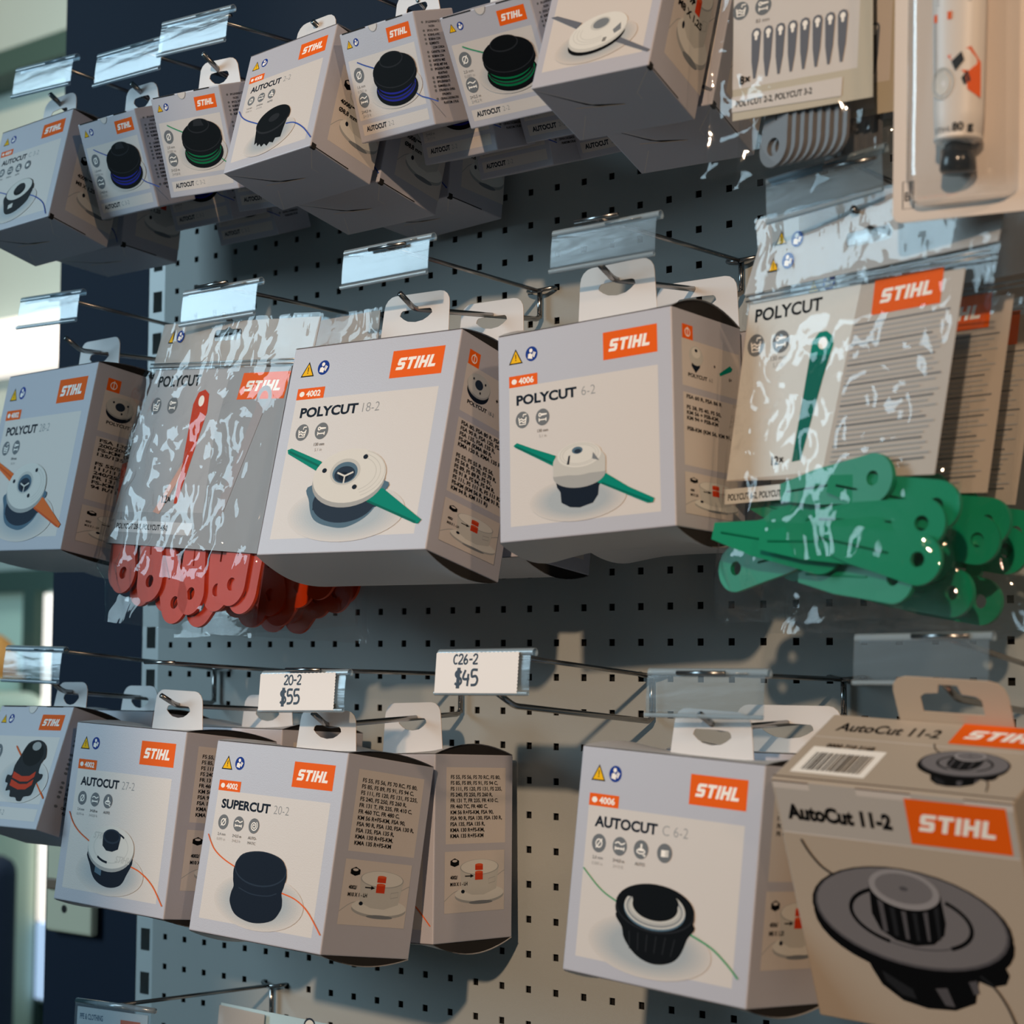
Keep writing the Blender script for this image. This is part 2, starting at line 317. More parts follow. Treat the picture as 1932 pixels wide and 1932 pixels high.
def pic_auto6(a, w, h):
    a.shade(.47 * w, .17 * h, .33 * w, .13 * h); a.curve([(u * w, v * h) for u, v in ((.07, .462), (.15, .40), (.21, .365), (.29, .335))], .0011, LINEGREEN); a.curve([(u * w, v * h) for u, v in ((.67, .262), (.795, .221), (.88, .17), (.948, .115))], .0014, LINEGREEN)
    a.spoly([(u * w, v * h) for u, v in ((.285, .30), (.318, .235), (.335, .19), (.388, .14), (.45, .112), (.523, .105), (.60, .125), (.645, .165), (.675, .235), (.70, .30), (.50, .36))], BLACK)
    for k in range(6): a.stroke([((.37 + .045 * k) * w, .150 * h), ((.36 + .05 * k) * w, .225 * h)], .001, BLACK2)
    a.ell(.488 * w, .322 * h, .216 * w, .10 * h, BLACK); a.ell(.488 * w, .338 * h, .215 * w, .103 * h, BLACK2); a.ell(.488 * w, .341 * h, .211 * w, .100 * h, BLACK)
    a.ell(.488 * w, .330 * h, .168 * w, .086 * h, NAVY3); a.ell(.488 * w, .336 * h, .166 * w, .084 * h, DISC[1]); a.ring(.488 * w, .336 * h, .150 * w, .072 * h, .0012, DISC[3]); a.ring(.488 * w, .338 * h, .140 * w, .064 * h, .0008, DISC[2])
    a.ell(.490 * w, .348 * h, .124 * w, .062 * h, BLACK); a.ell(.490 * w, .372 * h, .126 * w, .052 * h, BLACK); a.rect(.325 * w, .372 * h, .42 * w, .392 * h, BLACK); a.ell(.43 * w, .40 * h, .10 * w, .028 * h, BLACK)
def blade_pic(a, w, h, pts, m, m2):
    a.poly([(u * w, v * h) for u, v in pts], m); n = len(pts) // 2; a.stroke([(pts[0][0] * w, pts[0][1] * h), (pts[-1][0] * w, pts[-1][1] * h)], .0012, m2)
def pic_poly18(a, w, h, c=TEAL, c2=TEAL2):
    a.shade(.50 * w, .18 * h, .34 * w, .13 * h)
    a.poly([(u * w, v * h) for u, v in ((.076, .497), (.10, .503), (.30, .43), (.33, .40), (.28, .386), (.083, .478))], c); a.stroke([(.09 * w, .488 * h), (.30 * w, .405 * h)], .002, c2)
    a.spoly([(u * w, v * h) for u, v in ((.275, .32), (.272, .24), (.32, .155), (.43, .118), (.53, .115), (.64, .165), (.70, .25), (.70, .32))], NAVY3)
    a.ell(.485 * w, .235 * h, .19 * w, .10 * h, NAVY2); a.rect(.30 * w, .2 * h, .68 * w, .25 * h, NAVY2)
    a.poly([(u * w, v * h) for u, v in ((.60, .262), (.62, .225), (.91, .119), (.935, .115), (.95, .133), (.93, .145), (.70, .285))], c); a.stroke([(.62 * w, .23 * h), (.92 * w, .122 * h)], .002, c2)
    a.ell(.487 * w, .330 * h, .216 * w, .125 * h, DISC[2]); a.ell(.487 * w, .352 * h, .216 * w, .126 * h, DISC[0])
    for q in (.19, .165, .14): a.ring(.505 * w, .36 * h, q * w, q * .58 * h, .0006, DISC[1], -1.2, 1.2)
    a.ell(.46 * w, .372 * h, .09 * w, .062 * h, DISC[1]); a.ell(.46 * w, .368 * h, .075 * w, .05 * h, NAVY3); a.ell(.46 * w, .36 * h, .062 * w, .038 * h, NAVY2); a.ell(.455 * w, .352 * h, .03 * w, .02 * h, NAVY)
    for g in (.5, 2.6, 4.7): a.stroke([(.462 * w, .352 * h), (.462 * w + .055 * w * math.cos(g), .352 * h + .034 * h * math.sin(g))], .0016, DISC[0])
    for u, v in ((.333, .384), (.568, .436), (.532, .298)): a.ell(u * w, v * h, .014 * w, .011 * h, NAVY)
def pic_poly28(a, w, h): pic_poly18(a, w, h, mat('print_blade_orange', (228, 112, 50), .5, spec=.05), mat('print_blade_orange_dark', (206, 88, 40), .5, spec=.05))
def pic_poly6(a, w, h):
    a.shade(.46 * w, .17 * h, .27 * w, .10 * h)
    a.poly([(u * w, v * h) for u, v in ((.091, .458), (.112, .470), (.20, .435), (.34, .385), (.325, .337), (.25, .375), (.101, .449))], TEAL); a.stroke([(.105 * w, .453 * h), (.32 * w, .352 * h)], .0016, TEAL2)
    a.poly([(u * w, v * h) for u, v in ((.335, .29), (.345, .235), (.365, .21), (.37, .16), (.42, .135), (.475, .129), (.55, .145), (.58, .18), (.585, .22), (.615, .26), (.62, .30))], NAVY)
    a.poly([(u * w, v * h) for u, v in ((.555, .25), (.58, .235), (.85, .117), (.881, .117), (.888, .136), (.75, .20), (.625, .275))], TEAL); a.stroke([(.60 * w, .232 * h), (.865 * w, .122 * h)], .0016, TEAL2)
    a.ell(.474 * w, .285 * h, .15 * w, .063 * h, DISC[2]); a.poly([(u * w, v * h) for u, v in ((.324, .345), (.326, .285), (.622, .285), (.624, .34))], DISC[1]); a.ell(.474 * w, .345 * h, .15 * w, .065 * h, DISC[1]); a.ell(.476 * w, .375 * h, .125 * w, .058 * h, DISC[0]); a.ell(.478 * w, .392 * h, .075 * w, .04 * h, DISC[0])
    for q in (.11, .095): a.ring(.476 * w, .378 * h, q * w, q * .46 * h, .0005, DISC[1])
    a.ell(.466 * w, .397 * h, .031 * w, .017 * h, NAVY3); a.ell(.468 * w, .393 * h, .02 * w, .01 * h, NAVY2); a.poly([(.405 * w, .335 * h), (.415 * w, .375 * h), (.425 * w, .378 * h), (.418 * w, .335 * h)], NAVY); a.poly([(.55 * w, .35 * h), (.59 * w, .338 * h), (.555 * w, .38 * h)], DISC[3])
def pic_autoc3(a, w, h):
    a.shade(.47 * w, .20 * h, .28 * w, .13 * h, .2); a.curve([(u * w, v * h) for u, v in ((-.0 + .06, .47), (.15, .40), (.31, .34))], .001, LINEBLUE); a.curve([(u * w, v * h) for u, v in ((.64, .27), (.76, .22), (.88, .14), (.95, .03))], .0011, LINEBLUE)
    a.spoly([(u * w, v * h) for u, v in ((.305, .33), (.305, .22), (.35, .145), (.45, .135), (.56, .17), (.65, .24), (.655, .38))], BLACK2); a.poly([(.37 * w, .185 * h), (.43 * w, .195 * h), (.43 * w, .235 * h), (.37 * w, .225 * h)], DISC[0])
    a.ell(.48 * w, .345 * h, .185 * w, .095 * h, BLACK2, .16); a.ell(.48 * w, .352 * h, .172 * w, .086 * h, DISC[0], .16); a.ell(.485 * w, .35 * h, .08 * w, .052 * h, BLACK, .16); a.ell(.487 * w, .365 * h, .07 * w, .04 * h, BLACK2, .16)
def pic_auto22(a, w, h):
    a.shade(.48 * w, .19 * h, .28 * w, .12 * h, .2); a.curve([(u * w, v * h) for u, v in ((.026, .517), (.08, .455), (.16, .405), (.30, .345))], .0011, LINEBLUE); a.curve([(u * w, v * h) for u, v in ((.65, .262), (.75, .245), (.87, .175), (.985, .069))], .0012, LINEBLUE)
    a.poly([(u * w, v * h) for u, v in ((.298, .33), (.31, .24), (.32, .16), (.345, .175), (.36, .14), (.385, .155), (.41, .125), (.44, .145), (.476, .118), (.50, .145), (.545, .13), (.56, .165), (.62, .16), (.635, .24), (.668, .36))], BLACK)
    a.ell(.483 * w, .335 * h, .19 * w, .105 * h, BLACK2, .13); a.ell(.483 * w, .345 * h, .185 * w, .098 * h, BLACK, .13); a.ell(.49 * w, .35 * h, .06 * w, .03 * h, BLACK2, .13)
def pic_spool(a, w, h, c, lc, cc=False):
    a.shade(.60 * w, .40 * h, .34 * w, .17 * h); a.curve([(u * w, v * h) for u, v in ((.167, .716), (.25, .675), (.38, .62))], .001, lc); a.curve([(u * w, v * h) for u, v in ((.82, .335), (.90, .275), (1.0, .235), (1.1, .19))], .001, lc)
    a.ell(.62 * w, .395 * h, .275 * w, .15 * h, BLACK); a.rect(.365 * w, .40 * h, .87 * w, .46 * h, c); a.ell(.617 * w, .425 * h, .255 * w, .14 * h, c); a.ring(.617 * w, .445 * h, .25 * w, .135 * h, .0014, BLACK2, 3.4, 6.0)
    a.ell(.617 * w, .475 * h, .25 * w, .13 * h, c); a.ring(.617 * w, .47 * h, .25 * w, .13 * h, .0018, BLACK, 3.3, 6.1)
    a.ell(.625 * w, .52 * h, .285 * w, .155 * h, BLACK); a.ell(.625 * w, .555 * h, .283 * w, .15 * h, BLACK2); a.ell(.625 * w, .558 * h, .276 * w, .143 * h, BLACK)
    a.poly([(u * w, v * h) for u, v in ((.455, .66), (.47, .56), (.54, .53), (.66, .525), (.75, .55), (.77, .645))], BLACK); a.ell(.613 * w, .655 * h, .155 * w, .07 * h, BLACK2); a.ell(.613 * w, .658 * h, .143 * w, .06 * h, BLACK)
    if cc: a.poly([(u * w, v * h) for u, v in ((.54, .66), (.56, .72), (.66, .72), (.69, .65))], BLACK2)
def pic_spoolo(a, w, h):
    a.shade(.62 * w, .38 * h, .33 * w, .18 * h); a.stroke([(.40 * w, .66 * h), (.52 * w, .57 * h)], .0018, LINEORANGE); a.stroke([(.78 * w, .40 * h), (.97 * w, .25 * h)], .0018, LINEORANGE)
    pts = [(.40, .36), (.44, .35), (.44, .29), (.50, .295), (.52, .245), (.60, .24), (.63, .215), (.69, .215), (.71, .25), (.80, .27), (.82, .36), (.87, .40), (.87, .44), (.81, .45), (.81, .54), (.84, .58), (.80, .67), (.70, .715), (.58, .70), (.53, .65), (.50, .58), (.46, .50), (.46, .42), (.40, .42)]
    a.spoly([(u * w, v * h) for u, v in pts], BLACK2, 3); a.ell(.66 * w, .60 * h, .135 * w, .10 * h, BLACK)
    for v in (.40, .335): a.poly([(u * w, (v + dv) * h) for u, dv in ((.475, .05), (.60, .015), (.70, .02), (.77, .06), (.77, .015), (.70, -.025), (.60, -.03), (.475, .0))], RED)
    a.ell(.675 * w, .655 * h, .075 * w, .05 * h, BLACK); a.ell(.68 * w, .665 * h, .058 * w, .036 * h, DISC[2])
def pic_polyg(a, w, h):
    GB = mat('print_blade_slate', (104, 108, 118), .5, spec=.05); a.shade(.50 * w, .17 * h, .34 * w, .09 * h, .12)
    a.poly([(u * w, v * h) for u, v in ((.044, .352), (.10, .352), (.34, .287), (.30, .262))], GB); a.poly([(u * w, v * h) for u, v in ((.66, .20), (.72, .165), (.985, .075), (.97, .065), (.62, .165))], GB)
    a.ell(.50 * w, .185 * h, .24 * w, .07 * h, BLACK, .16); a.ell(.50 * w, .212 * h, .247 * w, .08 * h, DISC[1], .18); a.ell(.50 * w, .228 * h, .245 * w, .08 * h, DISC[0], .18)
    for q in (.2, .17, .14): a.ring(.49 * w, .235 * h, q * w, q * .33 * h, .0005, DISC[1], 2.6, 5, tilt=.18)
    a.ell(.51 * w, .262 * h, .085 * w, .032 * h, DISC[1], .15); a.ell(.515 * w, .262 * h, .068 * w, .024 * h, DISC[3], .15); a.poly([(.63 * w, .215 * h), (.69 * w, .245 * h), (.70 * w, .21 * h), (.65 * w, .195 * h)], DISC[3])
    for u in (.56, .575): a.stroke([(u * w, .165 * h), (u * w + .001, .185 * h)], .001, NAVY)

FS_LIST = ['FS 55, FS 56, FS 70 RC, FS 80,', 'FS 85, FS 89, FS 91, FS 94 C,', 'FS 111, FS 120, FS 131, FS 235,', 'FS 240, FS 250, FS 260 R,', 'FR 131 T, FR 235, FR 410 C,', 'FR 460 TC, FR 480 C,', 'KM 56 R+FS-KM, FSA 90,', 'FSA 90 R, FSA 130, FSA 130 R,', 'FSA 135, FSA 135 R,', 'KMA 130 R+FS-KM,', 'KMA 135 R+FS-KM']
L18 = ['FSA 80, FSA 80 R, FSA', 'FSA 90 R, FSA 120, FSA', 'FSA 135, FSA 135 R,', 'FS-KM (KMA 80 R,', 'KMA 120 R, KMA 135 R)', '', 'FS 55, FS 55 R, FS 56,', 'FS 56 R, FS 70, FS 70 R,', 'FS 89, FS 89 R, FS 91,', 'FS 91 R, FS 94, FS 94 R,', 'FS 111, FS 111 R, FS 111 RX,', 'FS-KM (KM 56 R, KM 91 R,', 'KM 94 R, KM 111 R)']
L28 = ['FSA 130/130 R', '200/200 R,', 'FS-KM (KMA 130', '135/135 R)', '', 'FS 55/56/70', '111/111 RX/12', '240/250,', 'FR 131 T/235', 'FS-KM (KM 5', '94 R/111 R/1']
L6 = ['FSA 60 R, FSA 86 R', '', 'FS 38, FS 40, FS 50,', 'KM 56 + FSB-KM,', 'KM 94 + FSB-KM', '', 'FSB-KM (KM 56, KM 91, R)']
LANG = ['SPULENEINSATZ MIT', '   FADEN', 'SPOOL WITH', 'BOBINE AVEC', 'BOBINA CON', 'ELEMENTO', '   COM CORDA', 'CARRETEL COM', 'BOBINA CON', 'KAPOTAI MEZ', 'SPOEL MET SNIJ', 'SPOLINSATS MED', '   SKARTRAD', 'SPOLEINDSATS', 'SPOLEINNSATS', 'SUMARELA SU', 'STRUNOVA CIVKA', '   STRUNOU', 'CIEVKA S KOSIACOU', '   PLASCOM. S PLAS']

def head_pic(a, x, y, w, h, t1, t2):
    """line drawing of a mounted head with two orange-red nuts; x,y lower left of its panel"""
    a.rect(x, y, x + w, y + h, WHITE); X = lambda u: x + u * w; Y = lambda v: y + v * h
    a.curve([(X(0), Y(.20)), (X(.15), Y(.33)), (X(.3), Y(.38))], .0007, DISC[2]); a.curve([(X(.88), Y(.58)), (X(.95), Y(.63)), (X(1), Y(.66))], .0007, DISC[2])
    a.ell(X(.58), Y(.26), .41 * w, .13 * h, DISC[2]); a.ell(X(.58), Y(.30), .41 * w, .13 * h, DISC[0]); a.ell(X(.60), Y(.15), .2 * w, .03 * h, DISC[3])
    a.poly([(X(.25), Y(.72)), (X(.28), Y(.36)), (X(.45), Y(.28)), (X(.65), Y(.27)), (X(.86), Y(.36)), (X(.90), Y(.72))], DISC[1]); a.ell(X(.575), Y(.73), .325 * w, .13 * h, DISC[2]); a.ell(X(.575), Y(.735), .31 * w, .12 * h, DISC[0])
    a.stroke([(X(.73), Y(.45)), (X(.84), Y(.48)), (X(.84), Y(.56)), (X(.73), Y(.53))], .0006, DISC[2], True); a.ell(X(.30), Y(.34), .03 * w, .03 * h, NAVY)
    for v, k in ((.52, .13), (.68, .09)): a.rect(X(.50), Y(v), X(.63), Y(v + k), RED); a.ell(X(.565), Y(v + k), .065 * w, .02 * h, mat('print_red_light', (222, 92, 54), .5, spec=.05))
    nx, ny = X(.16), Y(.82)
    a.poly([(nx - .07 * w, ny - .04 * h), (nx - .07 * w, ny + .03 * h), (nx, ny + .07 * h), (nx + .07 * w, ny + .03 * h), (nx + .07 * w, ny - .04 * h), (nx, ny - .07 * h)], BLACK); a.ell(nx, ny + .025 * h, .04 * w, .02 * h, WHITE)
    a.text(t1, X(.09), Y(.55), .055 * h, BLACK, .03); a.text(t2, X(.09), Y(.44), .055 * h, BLACK, .03); a.stroke([(X(.33), Y(.59)), (X(.43), Y(.59))], .018 * h, BLACK); a.poly([(X(.42), Y(.56)), (X(.42), Y(.62)), (X(.48), Y(.59))], BLACK)

def lines(a, L, x, y, step, cap, m=BLACK, bold=.03, sx=.86, fit=None):
    if fit: sx = fit / max(glyphs(t.strip(), bold)[2] * cap / CAP for t in L if t.strip())
    for t in L:
        if t.strip(): V, F, w = glyphs(t.strip(), bold); a.text(t.strip(), x + (.0028 if t.startswith('  ') else 0), y, cap, m, bold, width=w * cap / CAP * sx)
        y -= step

HOOK_Z = {}
def rod_z(ix, Y):
    b, bz, zb = HOOK_Z[ix]; t = max(0, min(1, -Y / .2)); return zb + (bz - zb) * t
def carton(name, label, v, ix, title, num, code, pic, icons, side, tabpos=.5, bulge=(.006, .008), big=True, group='boxed trimmer heads', tab=True, front=True, tabw=.46, numtext=None, holew=.46, locks=False):
    w, h, d, base, rot, Mx = pose(v); T = thing(name, label, 'carton', base, group, rot); y0 = -d / 2
    mb = MB(); mb.rbox((-w / 2, y0, 0), (w / 2, d / 2, h), GREY, .0011)
    if locks:                                    # folded lock bottom: crease lines and open slits
        a = Art(mb, lambda u, q, e: (u, q, -e)); k = d / 2
        a.stroke([(-w / 2 + .002, -k + .003), (-.01, 0)], .0007, WHITE); a.stroke([(w / 2 - .002, -k + .003), (w * .25, -k + .03), (w * .25, 0)], .0007, WHITE); a.stroke([(-w / 2 + .004, k - .002), (-w * .28, k * .2)], .0006, WHITE)
        a.poly([(-w / 2 + .001, -k + .004), (-w * .2, -k * .15), (.012, k * .05), (-.01, k * .0), (-w * .22, -k * .25)], DARK); a.stroke([(-w * .3, -k * .1), (.01, k * .06)], .0008, EDGE)
        mb.box((w / 2 - .0022, y0 + .001, -.0012), (w / 2 + .0003, y0 + .006, .004), DARK)
        a2 = Art(mb, lambda u, q, e: (w / 2 + e, u, q)); a2.stroke([(y0 + .004, .0012), (d * .12, .0012)], .0011, DARK)
    mb.build('carton_body', T)
    def arch(zs, b, nm, mt):
        if b <= 0: return
        m2 = MB(); nx, ny = 8, 12; V = []
        for i in range(nx + 1):
            x = -w / 2 + w * i / nx; e = abs(2 * i / nx - 1); k = .12 + .88 * e ** 3
            for j in range(ny + 1): t = j / ny; V.append((x, y0 + d * t, (h if zs > 0 else 0) + zs * (b * k * math.sin(PI * t) ** .9 + .0004)))
        n = len(V); V += [(x, y, z - zs * .0005) for x, y, z in V]
        F = [(i * (ny + 1) + j, (i + 1) * (ny + 1) + j, (i + 1) * (ny + 1) + j + 1, i * (ny + 1) + j + 1) for i in range(nx) for j in range(ny)]
        m2.add(V, F + [tuple(n + q for q in reversed(f)) for f in F], mt)
        for sx in (-1, 1):                       # shade of the gap under the bowed flap, painted as a near-black sheet
            L = [(sx * (w / 2 - .0012), y0 + d * j / ny, (h if zs > 0 else 0) + zs * (b * math.sin(PI * j / ny) ** .9)) for j in range(ny + 1)]
            m2.add(L + [(p[0], p[1], (h if zs > 0 else 0)) for p in L], [(j, j + 1, ny + 2 + j, ny + 1 + j) for j in range(ny)], DARK)
        m2.build(nm, T, smooth=True)
    arch(1, bulge[0], 'top_flap', BOARD); arch(-1, bulge[1], 'bottom_flap', BOARD)
    if tab:
        yt = y0 + d * tabpos - .0004 + (.0006 if tabpos > .9 else 0) + (.0006 if tabpos == 0 else 0); tabl = None
        # height of the tab: its slot rides on the hook rod
        wp = base + Mx @ Vector((0, yt, h)); zr = rod_z(ix, wp.y) if ix is not None else wp.z + .02
        lx = max(-w * .2, min(w * .2, ((ix * P if ix is not None else wp.x) - wp.x))); hz = max(.014, min(.048 if big else .026, (zr - wp.z) / max(.6, Mx[2][2]))) if ix is not None else .022
        ul = Vector((0, 0, 1)).lerp(Mx.transposed() @ Vector((0, 0, 1)), .85 if tabpos > .9 else (.5 if tabpos else 0)).normalized(); tw = w * tabw; hw = tw * holew / 2; hh = .0085; top = hz + (.0145 if big else .0115); m3 = MB(); cx = lx * .6; r = min(.012, top * .45)
        out = [(cx - tw / 2, 0), (cx - tw / 2 + .003, top - r)] + [(cx - tw / 2 + .003 + r - r * math.cos(g), top - r + r * math.sin(g)) for g in (.4, .8, 1.2, 1.57)] + [(cx + tw / 2 - .003 - r + r * math.sin(g), top - r + r * math.cos(g)) for g in (0, .4, .8, 1.2)] + [(cx + tw / 2 - .003, top - r), (cx + tw / 2, 0)]
        hc = hz - hh + .0032
        if False: hol = [(cx - hw, hc - .003), (cx + hw, hc - .003), (cx + hw, hc + .005), (cx + .006, hc + .006), (cx + .005, hc + .0115), (cx - .005, hc + .0115), (cx - .006, hc + .006), (cx - hw, hc + .005)]
        else: hol = [(cx - hw + .004 * (1 - math.cos(g)), hc + hh * .55 * math.sin(g)) for g in (0, .7, 1.3)] + [(cx - hw * .3, hc + hh * .58), (cx, hc + hh * .60), (cx + hw * .3, hc + hh * .58)] + [(cx + hw - .004 * (1 - math.cos(g)), hc + hh * .55 * math.sin(g)) for g in (1.3, .7, 0)] + [(cx + hw * .86 * math.cos(g), hc - hh * .85 * math.sin(g)) for g in (.5, 1., 1.57, 2.14, 2.64)]
        m3.plate(out, [hol], lambda u, q, e: (u + q * ul[0], yt + e + q * ul[1], h + q * ul[2]), .0006, BOARD, EDGE); m3.build('hang_tab', T)
    F_ = lambda u, q, e: (u - w / 2, y0 - e, q)
    if front:
        mb = MB(); a = Art(mb, F_)
        if big:
            a.rect(.067 * w, .072 * h, .92 * w, .74 * h, WHITE); xe = a.text(title, .11 * w, .652 * h, .044 * h, NAVY, .04, width=.355 * w if len(title) < 8 else .378 * w)
            if num: a.text(num, xe + .028 * w, .652 * h, .044 * h, LTXT, -.012)
            for (k, t1, t2), u in zip(icons, (.145, .265, .385, .515)):
                a.icon(k, u * w, .578 * h, .0405 * w)
                if t1: a.text(t1, u * w, .508 * h, .014 * h, ICON, .015, align='c')
                if t2: a.text(t2, u * w, .482 * h, .014 * h, ICON if t2.isalpha() else PALE, 0, align='c')
        else:
            a.rect(.05 * w, .20 * h, .94 * w, .745 * h, WHITE); a.rect(.065 * w, .062 * h, .94 * w, .16 * h, WHITE); xe = a.text(title, .11 * w, .095 * h, .042 * h, NAVY, .045, width=.275 * w); a.text(num, xe + .025 * w, .095 * h, .042 * h, LTXT, -.01)
            for (k, t1, t2), v_ in zip(icons, (.60, .375)): a.icon(k, .155 * w, v_ * h, .068 * w); a.text(t1, .155 * w, (v_ - .115) * h, .026 * h, ICON, 0, align='c'); a.text(t2, .155 * w, (v_ - .155) * h, .026 * h, PALE, 0, align='c')
            a.stroke([(.04 * w, h - .0006), (.36 * w, h - .0006)], .001, DARK); a.stroke([(.64 * w, h - .0006), (.86 * w, h - .0006)], .001, DARK); a.ell(.46 * w, h - .0003, .055 * w, .06 * h, WHITE, 0, 14, PI, 2 * PI); a.ring(.46 * w, h - .0003, .055 * w, .06 * h, .0006, PALE, PI, 2 * PI, n=14)
        fp = mb.build('front_print', T)
        mb = MB(); a = Art(mb, F_); a.k = 3; a.logo(.62 * w, .80 * h, .92 * w, .93 * h); mb.build('brand_patch', fp)
        mb = MB(); a = Art(mb, F_); a.k = 3; a.warn(.109 * w, .852 * h, .074 * h); mb.build('warning_triangle', fp); mb = MB(); a = Art(mb, F_); a.k = 3; a.manual(.204 * w, .89 * h, .036 * w); mb.build('manual_symbol', fp)
        if code: mb = MB(); a = Art(mb, F_); a.k = 6; a.rect(.067 * w, .74 * h, .237 * w, .795 * h, ORANGE); a.ell(.098 * w, .767 * h, .016 * w, .013 * h, LETTER, n=12); a.text(code, .125 * w, .753 * h, .028 * h, LETTER, .03, width=.09 * w); mb.build('code_tag', fp)
        mb = MB(); a = Art(mb, F_); a.k = 30; pic(a, w, h); mb.build('product_picture', fp)
    S_ = lambda u, q, e: (w / 2 + e, u + y0, q)
    mb = MB(); a = Art(mb, S_)
    if side[0] == 'list':
        a.rect(.14 * d, .52 * h, .90 * d, .93 * h, WHITE); lines(a, side[1], .195 * d, .868 * h, .0315 * h, .0195 * h, fit=.66 * d); head_pic(a, .13 * d, .155 * h, .76 * d, .325 * h, side[2], side[3])
    elif side[0] == 'poly':
        a.rect(.13 * d, .65 * h, .97 * d, .868 * h, WHITE); a.rect(.135 * d, .285 * h, .94 * d, .655 * h - .035 * h, WHITE); a.rect(.14 * d, .868 * h, .29 * d, .935 * h, ORANGE); a.ring(.215 * d, .90 * h, .035 * d, .018 * h, .0009, LETTER, n=14); a.stroke([(.215 * d, .885 * h), (.215 * d, .925 * h)], .0008, LETTER)
        cx, cy = .33 * d, .78 * h
        if num == '6-2': a.poly([(cx - .05 * d, cy), (cx - .07 * d, cy - .03 * h), (cx - .01 * d, cy - .06 * h), (cx + .05 * d, cy - .03 * h), (cx + .06 * d, cy)], NAVY); a.ell(cx, cy + .02 * h, .1 * d, .045 * h, DISC[1]); a.ell(cx, cy + .035 * h, .06 * d, .025 * h, DISC[0]); a.ell(cx, cy + .045 * h, .02 * d, .008 * h, NAVY)
        else: a.ell(cx, cy - .012 * h, .15 * d, .05 * h, NAVY); a.ell(cx, cy + .012 * h, .16 * d, .053 * h, DISC[2]); a.ell(cx, cy + .018 * h, .155 * d, .05 * h, DISC[1]); a.ell(cx, cy + .02 * h, .055 * d, .022 * h, NAVY2); [a.ell(cx + .1 * d * math.cos(g), cy + .018 * h + .032 * h * math.sin(g), .011 * d, .006 * h, NAVY) for g in (.6, 2.5, 5)]
        a.text('+', .58 * d, .765 * h, .02 * h, BLACK, .04); a.poly([(.66 * d, .75 * h), (.82 * d, .80 * h), (.86 * d, .79 * h), (.84 * d, .775 * h), (.67 * d, .738 * h)], TEAL if num != '28-2' else LINEORANGE); a.text('6\u00d7', .80 * d, .725 * h, .017 * h, BLACK, .02)
        xe = a.text(title, .21 * d, .697 * h, .0165 * h, BLACK, .03, width=.27 * d); a.text(num, xe + .003, .697 * h, .0165 * h, ICON, 0)
        st = .0245 * h; lines(a, side[1], .18 * d, .594 * h, st, .0165 * h, fit=.70 * d); head_pic(a, .13 * d, .065 * h, .76 * d, .19 * h, side[2], side[3])
    elif side[0] == 'plain':
        a.rect(.22 * d, .30 * h, .98 * d, .74 * h, WHITE); a.rect(.22 * d, .78 * h, .98 * d, .93 * h, WHITE); a.text('FSA 45', .32 * d, .82 * h, .045 * h, BLACK, .03); head_pic(a, .22 * d, .12 * h, .78 * d, .60 * h, side[2], side[3])
    elif side[0] == 'lang':
        yy = .885 * h
        for t in LANG:
            if not t.startswith(' '): a.ell(.17 * d, yy + .011 * h, .028 * d, .011 * h, ICON, n=10)
            lines(a, [t], .25 * d, yy, 0, .019 * h); yy -= .0375 * h
    mb.build('side_print', T)
    return T

# ------------------------------------------------------------------ room shell
mb = MB(); mb.box((-.835, .035, -1.55), (3.2, .17, 2.1), NAVYWALL); struct(mb.build('wall_back'))
mb = MB(); mb.box((-6, -4.15, -1.55), (1.30, -4.0, 3.0), mat('sun_blocker_paint', (150, 158, 160), .8)); struct(mb.build('sun_blocker_wall'))      # unseen blocker added to keep the low sun off the left
mb = MB(); mb.box((-6, -6, -1.6), (4.5, 4.2, -1.55), mat('floor_paint', (74, 78, 80), .5, mix=((64, 69, 70), 3))); struct(mb.build('floor'))
PALEW = mat('pale_green_wall', (176, 194, 192), .8, mix=((168, 186, 184), 2))
mb = MB(); mb.box((-5.6, 2.3, -1.55), (-.8, 2.42, 2.9), PALEW); struct(mb.build('wall_far'))
SHADE = mat('dark_green_trim_paint', (60, 84, 78), .6)
mb = MB(); mb.box((-5.6, 2.16, 1.91), (-3.62, 2.3, 1.99), SHADE); struct(mb.build('trim_1'))
SUNLIT = mat('sunlit_glass_pane', (245, 240, 232), .5, emit=((250, 238, 228), 1.0))
mb = MB(); mb.box((-5.2, 2.2, .93), (-3.47, 2.3, 1.10), SUNLIT); struct(mb.build('window_1'))
mb = MB(); mb.box((-5.6, 2.2, -1.55), (-3.78, 2.26, .20), mat('pale_teal_glass', (176, 206, 196), .3, emit=((150, 180, 168), .22))); mb.box((-5.6, 2.14, .20), (-3.4, 2.28, .27), SHADE); mb.box((-3.735, 2.10, -1.55), (-3.675, 2.28, .20), SHADE); struct(mb.build('door_1'))
mb = MB(); mb.box((-3.665, 2.14, -1.05), (-3.50, 2.28, .20), mat('pale_jamb_paint', (170, 186, 174), .6)); struct(mb.build('trim_2'))
mb = MB(); mb.box((-3.628, 2.10, -.80), (-3.585, 2.13, .19), SUNLIT); mb.box((-3.628, 2.10, -1.03), (-3.585, 2.13, -.805), mat('blue_sky_pane', (190, 212, 240), .5, emit=((176, 204, 240), .8))); struct(mb.build('window_2'))

